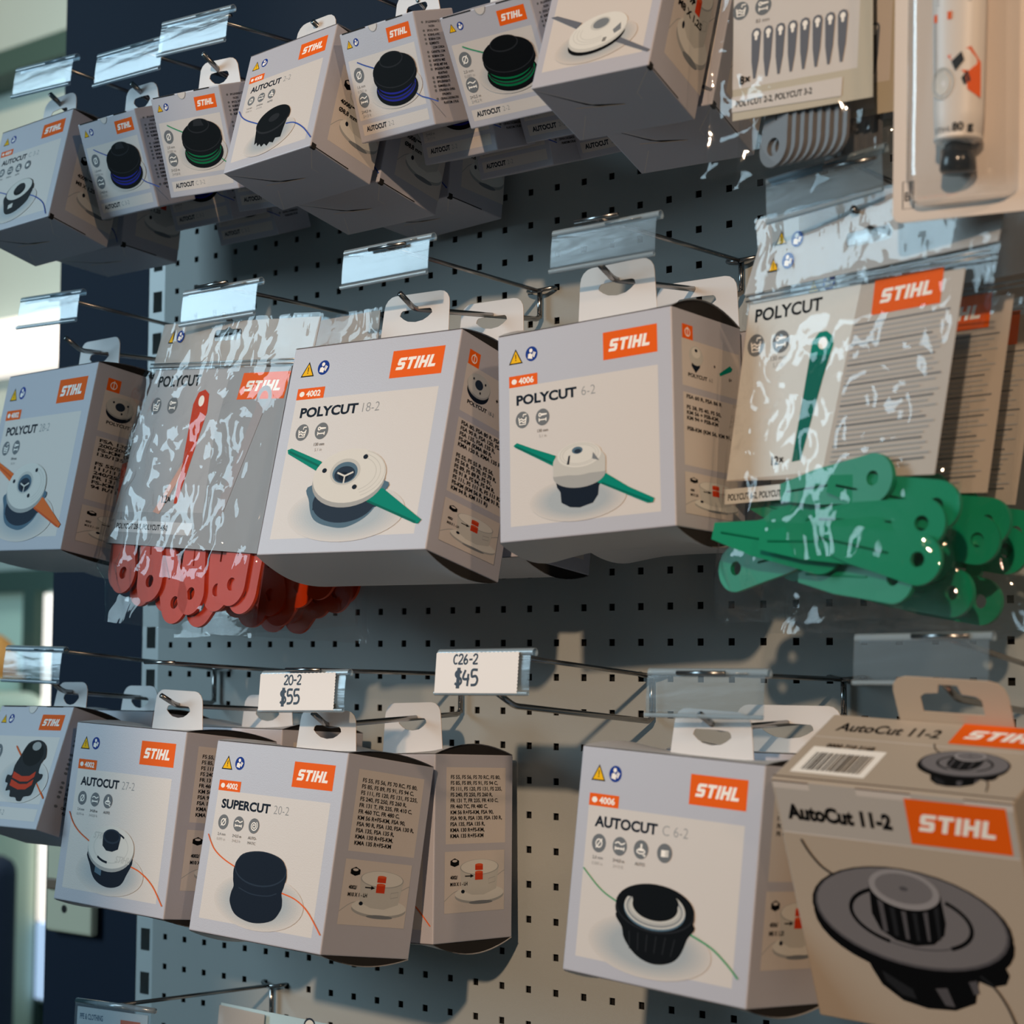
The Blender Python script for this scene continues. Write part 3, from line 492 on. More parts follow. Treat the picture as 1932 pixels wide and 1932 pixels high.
def perforated(name, label, x0, x1, z0, z1, cols, rows, zr):
    """painted steel sheet with square punched holes"""
    mb = MB(); hs = .0033; xs = sorted({x0, x1} | {round(c * P + s, 5) for c in cols for s in (-hs, hs)}); zs = sorted({z0, z1} | {round(zr - r * P + s, 5) for r in rows for s in (-hs, hs)})
    hx = {round(c * P - hs, 5) for c in cols}; hz = {round(zr - r * P - hs, 5) for r in rows}; V = [(x, 0, z) for x in xs for z in zs]; n = len(zs); F = []
    for i in range(len(xs) - 1):
        for j in range(n - 1):
            if xs[i] in hx and zs[j] in hz: continue
            F.append((i * n + j, (i + 1) * n + j, (i + 1) * n + j + 1, i * n + j + 1))
    mb.add(V, F, PANEL)
    for c in cols:
        for r in rows:
            x, z = c * P, zr - r * P; q = [(x - hs, z - hs), (x + hs, z - hs), (x + hs, z + hs), (x - hs, z + hs)]
            mb.add([(a, 0, b) for a, b in q] + [(a, .0014, b) for a, b in q], [(i, (i + 1) % 4, 4 + (i + 1) % 4, 4 + i) for i in range(4)], PANEL)
    e = .012; mb.add([(x0, 0, z0), (x1, 0, z0), (x1, 0, z1), (x0, 0, z1), (x0, e, z0), (x1, e, z0), (x1, e, z1), (x0, e, z1)], [(0, 4, 5, 1), (1, 5, 6, 2), (2, 6, 7, 3), (3, 7, 4, 0)], PANEL)
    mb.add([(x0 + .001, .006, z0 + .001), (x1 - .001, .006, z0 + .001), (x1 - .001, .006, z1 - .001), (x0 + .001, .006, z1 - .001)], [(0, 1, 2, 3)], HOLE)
    return tag(mb.build(name), label, 'pegboard')
cols = list(range(-17, 40)); SEAM = 4.72 * P
perforated('pegboard_panel', 'lower grey steel pegboard panel with square holes, below the seam', -.588, 1.34, -1.0, SEAM - .0008, cols, list(range(-4, 28)), 0)
perforated('pegboard_panel', 'upper grey steel pegboard panel behind the top two rows of goods', -.588, 1.34, SEAM + .0008, .415 + 2.5 * P, cols, list(range(-2, 7)), .41495)
mb = MB()
zz = [];  xs = (-.6185, -.610, -.594, -.5885)
for k in range(40): zc = .456 - k * .0497; zz += [zc - .0125, zc + .0125]
zz = sorted(zz); zs = [-1.5] + zz + [.56]; V = [(x, .001, z) for x in xs for z in zs]; n = len(zs); F = []
for i in range(3):
    for j in range(n - 1):
        if i == 1 and j % 2 == 1: continue
        F.append((i * n + j, (i + 1) * n + j, (i + 1) * n + j + 1, i * n + j + 1))
mb.add(V, F, UPR); mb.box((-.6185, .03, -1.5), (-.5885, .034, .56), HOLE); mb.box((-.6185, .001, -1.5), (-.6175, .034, .56), UPR); mb.box((-.5895, .013, -1.5), (-.5885, .034, .56), UPR)
tag(mb.build('slotted_upright'), 'pale steel upright with tall slots at the left edge of the pegboard', 'upright')

# power outlet on the navy wall
T = thing('power_outlet', 'cream power outlet on the navy wall, low beside the hanging cartons', 'outlet', (-.774, .035, -.30)); CREAM = mat('cream_plastic', (214, 208, 180), .45)
mb = MB(); mb.rbox((-.046, -.012, -.052), (.046, 0, .06), CREAM, .005, 3); mb.build('face_plate', T)
for x in (-.022, .022): mb = MB(); mb.rbox((x - .018, -.0155, .0), (x + .014, -.011, .014), mat('brown_switch', (120, 96, 76), .5), .002); mb.build('switch', T)
mb = MB(); mb.tube([(-.008, -.0125, -.022), (-.008, -.010, -.022)], .005, DARK); mb.build('screw_recess', T)

# blurred things in the far room
mb = MB(); HV = []
def dome(mb, c, r, m, n=16, k=8, lo=-.35):
    V = []; F = []
    for i in range(k + 1):
        t = lo + (PI / 2 - lo) * i / k
        for j in range(n): g = 2 * PI * j / n; V.append((c[0] + r[0] * math.cos(t) * math.cos(g), c[1] + r[1] * math.cos(t) * math.sin(g), c[2] + r[2] * math.sin(t)))
    for i in range(k):
        for j in range(n): F.append((i * n + j, i * n + (j + 1) % n, (i + 1) * n + (j + 1) % n, (i + 1) * n + j))
    mb.add(V, F + [tuple(range(n - 1, -1, -1))], m)
T = thing('hard_hat', 'orange-yellow rounded helmet, blurred far off at the left edge', 'helmet', (-3.785, 2.02, -.10)); OY = mat('orange_yellow_shell', (226, 158, 84), .4)
mb = MB(); dome(mb, (0, 0, .07), (.085, .09, .10), OY); mb.build('shell', T, True); mb = MB(); mb.tube([(.098 * math.cos(g * .4), .105 * math.sin(g * .4), .035) for g in range(17)], .008, OY); mb.build('brim', T, True)
T = thing('display_counter', 'pale mint rounded counter, blurred far off below the orange helmet', 'counter', (-3.9, 2.0, -1.55)); mb = MB(); mb.rbox((-.2, -.12, 0), (.27, .12, 1.30), mat('mint_paint', (196, 216, 200), .5), .05, 4); mb.build('cabinet', T); mb = MB(); mb.rbox((-.2, -.14, 1.30), (.28, .14, 1.44), mat('mint_top_paint', (206, 222, 208), .5), .06, 4); mb.build('worktop', T)
T = thing('office_chair', 'dark navy padded chair back, blurred at the lower left edge', 'chair', (-3.45, 1.7, -1.55)); DN = mat('dark_navy_fabric', (28, 40, 66), .7)
mb = MB(); mb.rbox((-.3, -.06, .42), (.22, .06, 1.00), DN, .05, 4); mb.build('backrest', T); mb = MB(); mb.rbox((-.3, -.35, .40), (.2, .05, .5), DN, .04, 3); mb.build('seat', T); mb = MB(); mb.tube([(-.05, -.15, 0), (-.05, -.15, .42)], .03, STEEL); mb.build('column', T)

# ------------------------------------------------------------------ display hooks
def hook(ix, zu, zuf, zlb, zbend, yb, ytip, ztip, label, yu=-.226, upper=True):
    """double wire hook: lower rod with upturned tip, upper rod carrying the ticket holder bar"""
    X = ix * P; HOOK_Z[ix] = (X, zbend + (zbend - zlb) * (-.2 - yb) / (yb + .01) * 0, zlb); T = thing('display_hook', label, 'hook', (X, 0, zlb), 'chrome double wire display hooks'); r = .0026
    L = lambda x, y, z: (x, y, z - zlb)
    mb = MB(); mb.tube(fillet([L(0, -.006, zlb + .004), L(0, -.010, zlb), L(0, yb, zbend), L(0, ytip, ztip)], .006), r, STEEL); mb.build('lower_rod', T, True)
    mb = MB(); mb.tube([L(0, -.006, zlb + .001), L(0, -.006, zu)], r, STEEL); mb.build('riser', T, True)
    mb = MB(); q = P / 2; mb.tube(fillet([L(-q, .012, zu + .002), L(-q, -.005, zu + .002), L(-q * .4, -.010, zu), L(q * .4, -.010, zu), L(q, -.005, zu + .002), L(q, .012, zu + .002)], .004), .0021, STEEL); mb.build('mounting_bar', T, True)
    if upper:
        mb = MB(); mb.tube([L(0, -.008, zu), L(0, yu, zuf)], .0021, STEEL); mb.tube([L(-.022, yu, zuf), L(.022, yu, zuf)], .0018, STEEL); mb.build('upper_rod', T, True)
    return T
HK = [  # ix, upper base z, upper front z, lower base z, bend z, bend y, tip y, tip z, label
 (-15.5, .610, .622, .578, .574, -.200, -.224, .588, 'wire hook of the leftmost carton in the top row'),
 (-11.5, .616, .609, .566, .562, -.198, -.222, .574, 'wire hook of the small blue-spool carton left in the top row'),
 (-7.5, .622, .610, .563, .558, -.216, -.242, .572, 'wire hook of the left green-spool carton in the top row'),
 (-3.5, .626, .628, .574, .569, -.200, -.224, .580, 'wire hook of the carton with the black oval head, top row'),
 (.5, .624, .630, .562, .558, -.200, -.224, .571, 'wire hook of the right blue-spool carton, top row'),
 (4.0, .624, .630, .562, .558, -.200, -.224, .571, 'wire hook of the right green-spool carton, top row'),
 (-14.5, .350, .361, .316, .309, -.200, -.222, .320, 'wire hook of the cut-off carton at the left end of the middle row'),
 (-7.5, .346, .346, .312, .305, -.188, -.211, .3206, 'wire hook of the bag with orange-red blades'),
 (-.5, .3453, .351, .3171, .3002, -.1890, -.2085, .3115, 'wire hook of the carton with the white disc head, middle row'),
 (6.5, .3439, .342, .3128, .295, -.2010, -.2225, .305, 'wire hook of the carton with the white capped head, middle row'),
 (13.5, .345, .348, .315, .306, -.200, -.222, .315, 'wire hook of the bag with teal blades'),
 (-14.5, -.027, -.008, -.0655, -.0508, -.2135, -.228, -.041, 'wire hook of the leftmost carton in the bottom row'),
 (-9.5, -.031, -.0204, -.072, -.0625, -.2035, -.223, -.0525, 'wire hook without ticket, second from left in the bottom row'),
 (-3.5, -.031, -.0265, -.0706, -.0779, -.1940, -.2125, -.066, 'wire hook of the carton with the navy dome head'),
 (3.5, -.0309, -.0125, -.0725, -.0557, -.2065, -.2275, -.0455, 'empty wire hook under the forty-five dollar ticket'),
 (9.5, -.0327, -.027, -.0657, -.0700, -.2015, -.2275, -.0583, 'wire hook of the carton with the black pot-shaped head'),
 (15.5, -.030, .000, -.062, -.044, -.200, -.224, -.031, 'wire hook of the beige carton at the right'),
 (-11.5, -.3665, -.3590, -.402, -.405, -.10, -.115, -.397, 'dark wire hook at the bottom left above the clear pouch'),
]
ZBY = {}
for h_ in HK:
    ix, zu, zuf, zlb, zb, yb, yt, zt, lb = h_
    row = 0 if zlb > .5 else (1 if zlb > .2 else (2 if zlb > -.2 else 3))
    hook(ix, zu, zuf, zlb, zb, yb, yt, zt, lb, yu=-.222 if row == 3 else -.226); ZBY[(row, ix)] = HOOK_Z[ix]
def use(row, ix): HOOK_Z[ix] = ZBY[(row, ix)]; return ix

# ------------------------------------------------------------------ ticket holders
STRK = {'2': [[(0, .78), (.18, .98), (.45, .95), (.52, .72), (.3, .36), (0, .04), (.6, .04)]], '0': [[(.3, 1), (.08, .8), (.0, .45), (.12, .08), (.35, .0), (.56, .2), (.6, .6), (.48, .92), (.3, 1)]], '-': [[(.05, .45), (.5, .47)]],
        '5': [[(.55, 1), (.1, .98), (.08, .58), (.4, .6), (.56, .36), (.42, .06), (.02, .02)]], '$': [[(.55, .82), (.3, .95), (.06, .8), (.12, .58), (.48, .44), (.54, .18), (.28, .02), (0, .14)], [(.24, 1.15), (.2, -.2)], [(.36, 1.15), (.33, -.2)]],
        'C': [[(.52, .85), (.3, .95), (.06, .7), (.02, .3), (.2, .04), (.5, .1)]], '6': [[(.42, 1), (.12, .6), (.04, .25), (.2, .02), (.45, .12), (.48, .38), (.28, .5), (.08, .32)]], '4': [[(.2, 1), (.02, .45), (.55, .42)], [(.46, .75), (.4, -.05)]]}
def holder(ix, row, label, c, yaw=0., roll=0., wd_=.1055, hd=.0385, lean=.10, card=None):
    """clear ticket strip clipped to the bar of its hook; c = centre of the strip"""
    zf = [h_ for h_ in HK if h_[0] == ix][0][2]
    T = thing('ticket_holder', label, 'ticket holder', (c[0], c[1], c[2] - hd / 2), 'clear plastic ticket holders', (-lean, roll, yaw)); w = wd_ / 2
    def prof(pts, th, m, mb, x0=-w, x1=w):
        n = len(pts); A = []
        for i, (y, z) in enumerate(pts):
            a = pts[max(0, i - 1)]; b = pts[min(n - 1, i + 1)]; dy, dz = b[0] - a[0], b[1] - a[1]; l = math.hypot(dy, dz); A.append((y + dz / l * th, z - dy / l * th))
        V = [(x, y, z) for x in (x0, x1) for y, z in pts + A[::-1]]; k = 2 * n
        mb.add(V, [(i, (i + 1) % k, k + (i + 1) % k, k + i) for i in range(k)], m)
        mb.add(V, [tuple(range(k - 1, -1, -1)), tuple(range(k, 2 * k))], m)
    mb = MB(); prof([(.0006 * math.sin(PI * t / 8) * -1, .003 + (hd - .006) * t / 8) for t in range(9)], .0007, HOLDER, mb); mb.build('ticket_pocket', T, True)
    mb = MB(); prof([(.0012, .0034), (.0008, .0008), (-.0006, .0), (-.0022, .0008), (-.0026, .0034)], .0007, HOLDEDGE, mb); mb.build('bottom_lip', T, True)
    mb = MB(); prof([(.0 + .0034 - .0040 * math.cos(g), hd - .0035 + .0042 * math.sin(g)) for g in (-.5, .1, .7, 1.3, 1.9, 2.5, 3.1, 3.7)], .0007, HOLDEDGE, mb, -w, w + .002); mb.box((w * .05, -.0016, hd - .0045), (w * .72, -.0010, hd - .0030), HOLDEDGE); mb.build('clip_rail', T, True)
    if card:
        mb = MB(); x0, x1 = -w + .001, w - .010; n = 40; top = hd - .0035
        out = [(x0, .002), (x1, .002)] + [(x1 - (.0008 if k % 2 else 0), .002 + (top - .002) * k / 24) for k in range(1, 24)] + [(x1 - (x1 - x0) * k / n, top + (.0006 if k % 2 else 0)) for k in range(n + 1)]
        mb.plate(out, [], lambda u, q, e: (u, -.0026 + e, q), .0003, PAPER); cdp = mb.build('price_card', T)
        mb = MB(); a = Art(mb, lambda u, q, e: (u, -.0026 - e, q))
        for t, x, y, s, ww in card:
            for ch in t:
                for st in STRK[ch]: a.curve([(x + p_[0] * s, y + p_[1] * s) for p_ in st], ww, INK, 6)
                x += s * (.68 if ch != '-' else .62)
        mb.build('handwriting', cdp)
    return T
holder(-15.5, 0, 'clear empty ticket holder at the far left of the top row', (-.5223, -.232, .6065), 0, .05, .102, .036)
holder(-11.5, 0, 'clear empty ticket holder above the small blue-spool carton, left', (-.379, -.232, .5935), 0, .02)
holder(-7.5, 0, 'clear ticket holder above the left green-spool carton, shining brightest', (-.275, -.236, .6015), 0, .05, .101, .039)
holder(-3.5, 0, 'clear ticket holder cut off by the top edge above the oval-head carton', (-.122, -.232, .632), 0, .02)
holder(-14.5, 1, 'clear ticket holder at the left end of the middle row', (-.501, -.233, .3505), 0, .03, .102, .036)
holder(-7.5, 1, 'clear ticket holder in front of the bag with orange-red blades', (-.2415, -.226, .3275), 0, 0, .107, .038)
holder(-.5, 1, 'clear ticket holder above the carton with the white disc head', (-.0207, -.226, .338), 0, -.01)
holder(6.5, 1, 'clear ticket holder above the carton with the white capped head', (.2215, -.226, .321), 0, -.01)
holder(13.5, 1, 'clear ticket holder above the bag with teal blades', (.4285, -.228, .3355), -.05, -.09, .101)
holder(-14.5, 2, 'clear ticket holder at the left end of the bottom row', (-.5154, -.232, -.023), 0, .02, .0965, .039)
holder(-3.5, 2, 'ticket holder with handwritten card reading 20-2 and 55 dollars', (-.1180, -.227, -.0460), 0, -.02, .109, .039, card=[('20-2', -.021, .0255, .0085, .0016), ('$55', -.025, .0080, .0128, .0022)])
holder(3.5, 2, 'ticket holder with handwritten card reading C26-2 and 45 dollars', (.0985, -.229, -.0275), 0, -.01, .102, .0395, card=[('C26-2', -.030, .0265, .0082, .0016), ('$45', -.0275, .0085, .0130, .0022)])
holder(9.5, 2, 'clear empty ticket holder above the carton with the pot-shaped head', (.3187, -.227, -.0425), 0, .0, .107)
holder(15.5, 2, 'clear empty ticket holder above the beige carton at the right', (.5010, -.229, -.016), 0, -.01, .104, .0372)

# ------------------------------------------------------------------ cartons
DIA = ('dia', '2,4 mm', '0.095 in'); W38 = ('wave', '2\u00d73,8 m', '2\u00d712,5 ft'); AUTO = ('auto', 'AUTO', ''); 
Q_ = (.1676, .1729, .1152, -.1193, -.265, -.1804, .0165, -.151, .0374)
use(2, -3.5)
carton('boxed_trimmer_head', 'white and grey carton picturing a navy dome head, hanging under the 55 dollar card', Q_, -3.5, 'SUPERCUT', '20-2', '4002', pic_super, [DIA, ('wave', '2\u00d72,5 m', '2\u00d78,2 ft'), ('spiral', 'AUTO-', 'MATIC')], ('list', FS_LIST, '4002/', 'M10 X 1 - LH'))
carton('boxed_trimmer_head', 'carton turned to show its grey side, right behind the navy dome head carton', (.1685, .1723, .1159, -.1215, -.135, -.1923, .0175, -.0488, -.0343), -3.5, 'SUPERCUT', '20-2', '4002', pic_super, [DIA], ('list', FS_LIST, '4002/', 'M10 X 1 - LH'), bulge=(.010, .012))
P_ = (.1675, .1728, .1151, -.3207, -.2687, -.168, -.0119, -.1137, .033); use(2, -9.5)
carton('boxed_trimmer_head', 'carton picturing a grey disc head with black knob, bottom row, second from the left', P_, -9.5, 'AUTOCUT', '27-2', '4002', pic_auto27, [DIA, W38, AUTO], ('list', FS_LIST, '4002/', 'M10 X 1 - LH'))
carton('boxed_trimmer_head', 'carton mostly hidden behind the grey disc head carton, only tab and top showing', (.1675, .1728, .1151, -.3180, -.143, -.172, .0, -.06, .0), -9.5, 'AUTOCUT', '27-2', '4002', pic_auto27, [DIA, W38, AUTO], ('list', FS_LIST, '4002/', 'M10 X 1 - LH'), bulge=(.009, .01))
use(2, -14.5)
O_ = (.1367, .1267, .0784, -.4873, -.2641, -.1254, -.0835, -.3321, -.0103)
carton('boxed_line_spool', 'small carton picturing a black spool with orange line, bottom left', O_, -14.5, 'AUTOCUT', '27-2', None, pic_spoolo, [('dia', '2,4 mm', '0.095 in'), ('wave', '2\u00d73,8 m', '')], ('lang',), big=False, bulge=(.005, 0), group='small boxed line spools')
carton('boxed_line_spool', 'small carton hidden behind the orange-line spool carton, only its tab showing', (.1367, .1267, .0784, -.480, -.160, -.134, .0, -.12, .0), -14.5, 'AUTOCUT', '27-2', None, pic_spoolo, [('dia', '2,4 mm', ''), ('wave', '2\u00d73,8 m', '')], ('lang',), big=False, bulge=(.005, 0), group='small boxed line spools', front=False)
use(2, 9.5)
S_ = (.175, .1723, .0998, .3072, -.2674, -.1739, -.0696, -.0832, .0488)
carton('boxed_trimmer_head', 'carton picturing a black pot-shaped head with green line, bottom right', S_, 9.5, 'AUTOCUT', 'C 6-2', '4006', pic_auto6, [('dia', '2,0 mm', '0.080 in'), ('wave', '2\u00d74,0 m', '2\u00d713 ft'), AUTO, ('hand', '', '')], ('list', FS_LIST[:6], '4006/', 'M8 X 1,25'))
carton('boxed_trimmer_head', 'carton behind the pot-shaped head carton, only its wide tab showing', (.175, .1723, .0998, .318, -.155, -.176, .0, -.06, .0), 9.5, 'AUTOCUT', 'C 6-2', '4006', pic_auto6, [AUTO], ('list', FS_LIST[:6], '4006/', 'M8 X 1,25'), bulge=(.008, .008), tabw=.6)
use(1, -14.5)
J_ = (.1943, .1954, .1027, -.5012, -.2441, .1905, -.1492, -.1792, .0316)
K18 = [('wash', '', ''), ('key', '130 mm', '5.1 in')]
carton('boxed_trimmer_head', 'carton picturing a white disc head with orange blades, cut off by the left edge', J_, -14.5, 'POLYCUT', '28-2', '4002', pic_poly28, K18, ('poly', L28, '4002/', 'M10 X 1 - LH'), tabw=.46, bulge=(.007, .004))
carton('boxed_trimmer_head', 'carton behind the orange-bladed disc head carton, only its underside showing', (.1943, .1954, .088, -.497, -.120, .184, -.10, -.12, .02), -14.5, 'POLYCUT', '28-2', '4002', pic_poly28, K18, ('poly', L28, '4002/', 'M10 X 1 - LH'), tabw=.34)
use(1, -.5)
L_ = (.1944, .1962, .1027, -.0139, -.264, .1695, .0445, -.2343, .007)
carton('boxed_trimmer_head', 'carton picturing a white disc head with two teal blades, middle row', L_, -.5, 'POLYCUT', '18-2', '4002', pic_poly18, K18, ('poly', L18, '4002/', 'M10 X 1 - LH'), tabw=.425, bulge=(.008, .009))
carton('boxed_trimmer_head', 'carton behind the teal-bladed disc head carton, its tab and underside showing', (.1944, .1962, .1026, -.0152, -.145, .1709, .0258, -.1237, .0005), -.5, 'POLYCUT', '18-2', '4002', pic_poly18, K18, ('poly', L18, '4002/', 'M10 X 1 - LH'), tabw=.42, bulge=(.008, .010))
use(1, 6.5)
M_ = (.1703, .1718, .1041, .2227, -.2512, .1669, .0303, -.0295, -.0422)
carton('boxed_trimmer_head', 'carton picturing a capped head on black base with teal blades, middle row', M_, 6.5, 'POLYCUT', '6-2', '4006', pic_poly6, K18, ('poly', L6, '4006/', 'M8 X 1,25'), tabw=.47, bulge=(.013, .012))
carton('boxed_trimmer_head', 'carton behind the capped head carton, its tab and top showing', (.1703, .1718, .1041, .225, -.138, .166, .02, -.02, .0), 6.5, 'POLYCUT', '6-2', '4006', pic_poly6, K18, ('poly', L6, '4006/', 'M8 X 1,25'), tabw=.52, bulge=(.010, .010))
# top row, lock-bottom cartons
use(0, -15.5); ic3 = [('dia', '2,0 mm', ''), ('wave', '2\u00d73,0 m', ''), ('auto', 'AUTO', ''), ('hand', '', '')]
A_ = (.1228, .1251, .0777, -.5126, -.2559, .4937, -.0055, -.256, -.0379)
carton('boxed_trimmer_head', 'carton picturing a black ring-topped head, leftmost in the top row', A_, -15.5, 'AUTOCUT', 'C 3-2', '4009', pic_autoc3, ic3, ('plain', 0, '4009/', 'M8 X 1,25'), bulge=(.006, 0), tabw=.5, tabpos=.35, locks=True, group='lock-bottom cartons of the top row')
carton('boxed_trimmer_head', 'dark carton behind the leftmost top row carton, seen from below', (.1228, .1251, .0775, -.5257, -.1581, .4891, -.0177, -.0941, .0049), -15.5, 'AUTOCUT', 'C 3-2', '4009', pic_autoc3, ic3, ('plain', 0, '4009/', 'M8 X 1,25'), bulge=(.006, 0), tabw=.5, tabpos=.35, locks=True, group='lock-bottom cartons of the top row')
use(0, -3.5); ic2 = [('dia', '1,6 mm', '0.065 in'), ('wave', '2\u00d74,0 m', '2\u00d713 ft'), ('auto', 'AUTO', '')]
for i, (v, lb) in enumerate((((.1197, .1262, .0765, -.116, -.2656, .4949, -.0482, -.2838, -.0418), 'carton picturing a black oval toothed head with blue line, top row'),
        ((.1203, .1262, .0776, -.1115, -.183, .4823, -.0422, -.24, -.0045), 'carton directly behind the oval toothed head carton, seen from below'),
        ((.1197, .1262, .0764, -.1175, -.088, .4889, -.0622, -.1141, -.0326), 'rearmost of the three cartons on the oval toothed head hook'))):
    carton('boxed_trimmer_head', lb, v, -3.5, 'AUTOCUT', '2-2', '4008', pic_auto22, ic2, ('plain', 0, '4008/', '\u00d88,8 mm'), bulge=(.004, 0), tabw=.5, tabpos=.35, locks=True, group='lock-bottom cartons of the top row', tab=i == 0)
G_ = (.1085, .1899, .0767, .2555, -.2598, .5245, .0775, -.3385, .0021)
carton('boxed_trimmer_head', 'tall carton picturing a white head with slate blades, top row right', G_, None, 'POLYCUT', '3-2', '4008', pic_polyg, [], ('plain', 0, '4009/', 'M8 X 1,25'), bulge=(.004, 0), locks=True, group='lock-bottom cartons of the top row')
carton('boxed_trimmer_head', 'carton behind the slate-bladed head carton, only its underside showing', (.1085, .1899, .0767, .2555, -.172, .515, .0775, -.3385, .0021), None, 'POLYCUT', '3-2', '4008', pic_polyg, [], ('plain', 0, '4009/', 'M8 X 1,25'), bulge=(.004, 0), locks=True, group='lock-bottom cartons of the top row')
# top row, small spool cartons
def spool(v, ix, num, col, lc, dm, ln, lb, cc=False, tab=True): 
    carton('boxed_line_spool', lb, v, ix, 'AUTOCUT', num, None, lambda a, w, h: pic_spool(a, w, h, col, lc, cc), [('dia', dm[0], dm[1]), ('wave', ln[0], ln[1])], ('lang',), tabpos=1.0, big=False, bulge=(0, 0), group='small boxed line spools', tab=tab, tabw=.62)
B16 = ('1,6 mm', '0.065 in'); B20 = ('2,0 mm', '0.080 in'); M4 = ('2\u00d74,0 m', '2\u00d713 ft'); M25 = ('2\u00d72,5 m', '2\u00d78,2 ft')
use(0, -11.5); B_ = (.0988, .0992, .0489, -.382, -.2379, .484, -.0729, .3443, .0266)
def shift(v, dy, dz, dx=0): v = list(v); v[3] += dx; v[4] += dy; v[5] += dz; return tuple(v)
spool(B_, -11.5, 'C 3-2', ROYAL, LINEBLUE, B16, M4, 'small carton picturing a black spool with blue line, top row left', True)
spool(shift(B_, .10, .006), -11.5, 'C 3-2', ROYAL, LINEBLUE, B16, M4, 'shaded carton under the left green-spool carton, blue spool just visible', True, False)
spool(shift(B_, .165, .002), -11.5, 'C 3-2', ROYAL, LINEBLUE, B16, M4, 'rearmost shaded spool carton on the left, against the pegboard', True, False)
use(0, -7.5); C_ = (.0983, .0982, .0489, -.2497, -.2511, .481, -.0062, .3406, .0545)
spool(C_, -7.5, 'C 3-2', GREEN, LINEGREEN, B20, ('2\u00d73,0 m', '2\u00d79,8 ft'), 'small carton picturing a black spool with green line, top row left', True)
spool(shift(C_, .09, .004), -7.5, 'C 3-2', GREEN, LINEGREEN, B20, ('2\u00d73,0 m', '2\u00d79,8 ft'), 'shaded spool carton low beside the oval head carton, partly hidden by it', True, False)
use(0, .5)
spool((.0986, .0978, .0486, .007, -.2536, .4925, -.1063, .3092, .027), .5, '2-2', ROYAL, LINEBLUE, B16, M4, 'small carton picturing a capped black spool with blue line, top row middle')
spool((.0982, .0978, .0486, .0304, -.1946, .4802, -.1431, .3075, .0534), .5, '2-2', ROYAL, LINEBLUE, B16, M4, 'shaded spool carton right behind the middle blue-spool carton, lower edge showing', tab=False)
spool((.0982, .0978, .0486, .0496, -.1392, .4749, -.1524, .3076, .0472), .5, '2-2', ROYAL, LINEBLUE, B16, M4, 'lowest shaded spool carton at the back of the middle blue-spool hook', tab=False)
use(0, 4.0)
spool((.0986, .0968, .0486, .1307, -.2476, .4829, -.0156, .4618, .0126), 4.0, '2-2', GREEN, LINEGREEN, B20, M25, 'small carton picturing a capped black spool with green line, top row middle')
spool((.0986, .0978, .0486, .1398, -.182, .4832, -.0151, .463, .0217), 4.0, '2-2', GREEN, LINEGREEN, B20, M25, 'shaded spool carton right behind the middle green-spool carton', tab=False)
spool((.0985, .0978, .0486, .1500, -.120, .4801, -.020, .4642, .0027), 4.0, '2-2', GREEN, LINEGREEN, B20, M25, 'rearmost shaded spool carton of the middle green-spool hook, under the slate-bladed carton', tab=False)

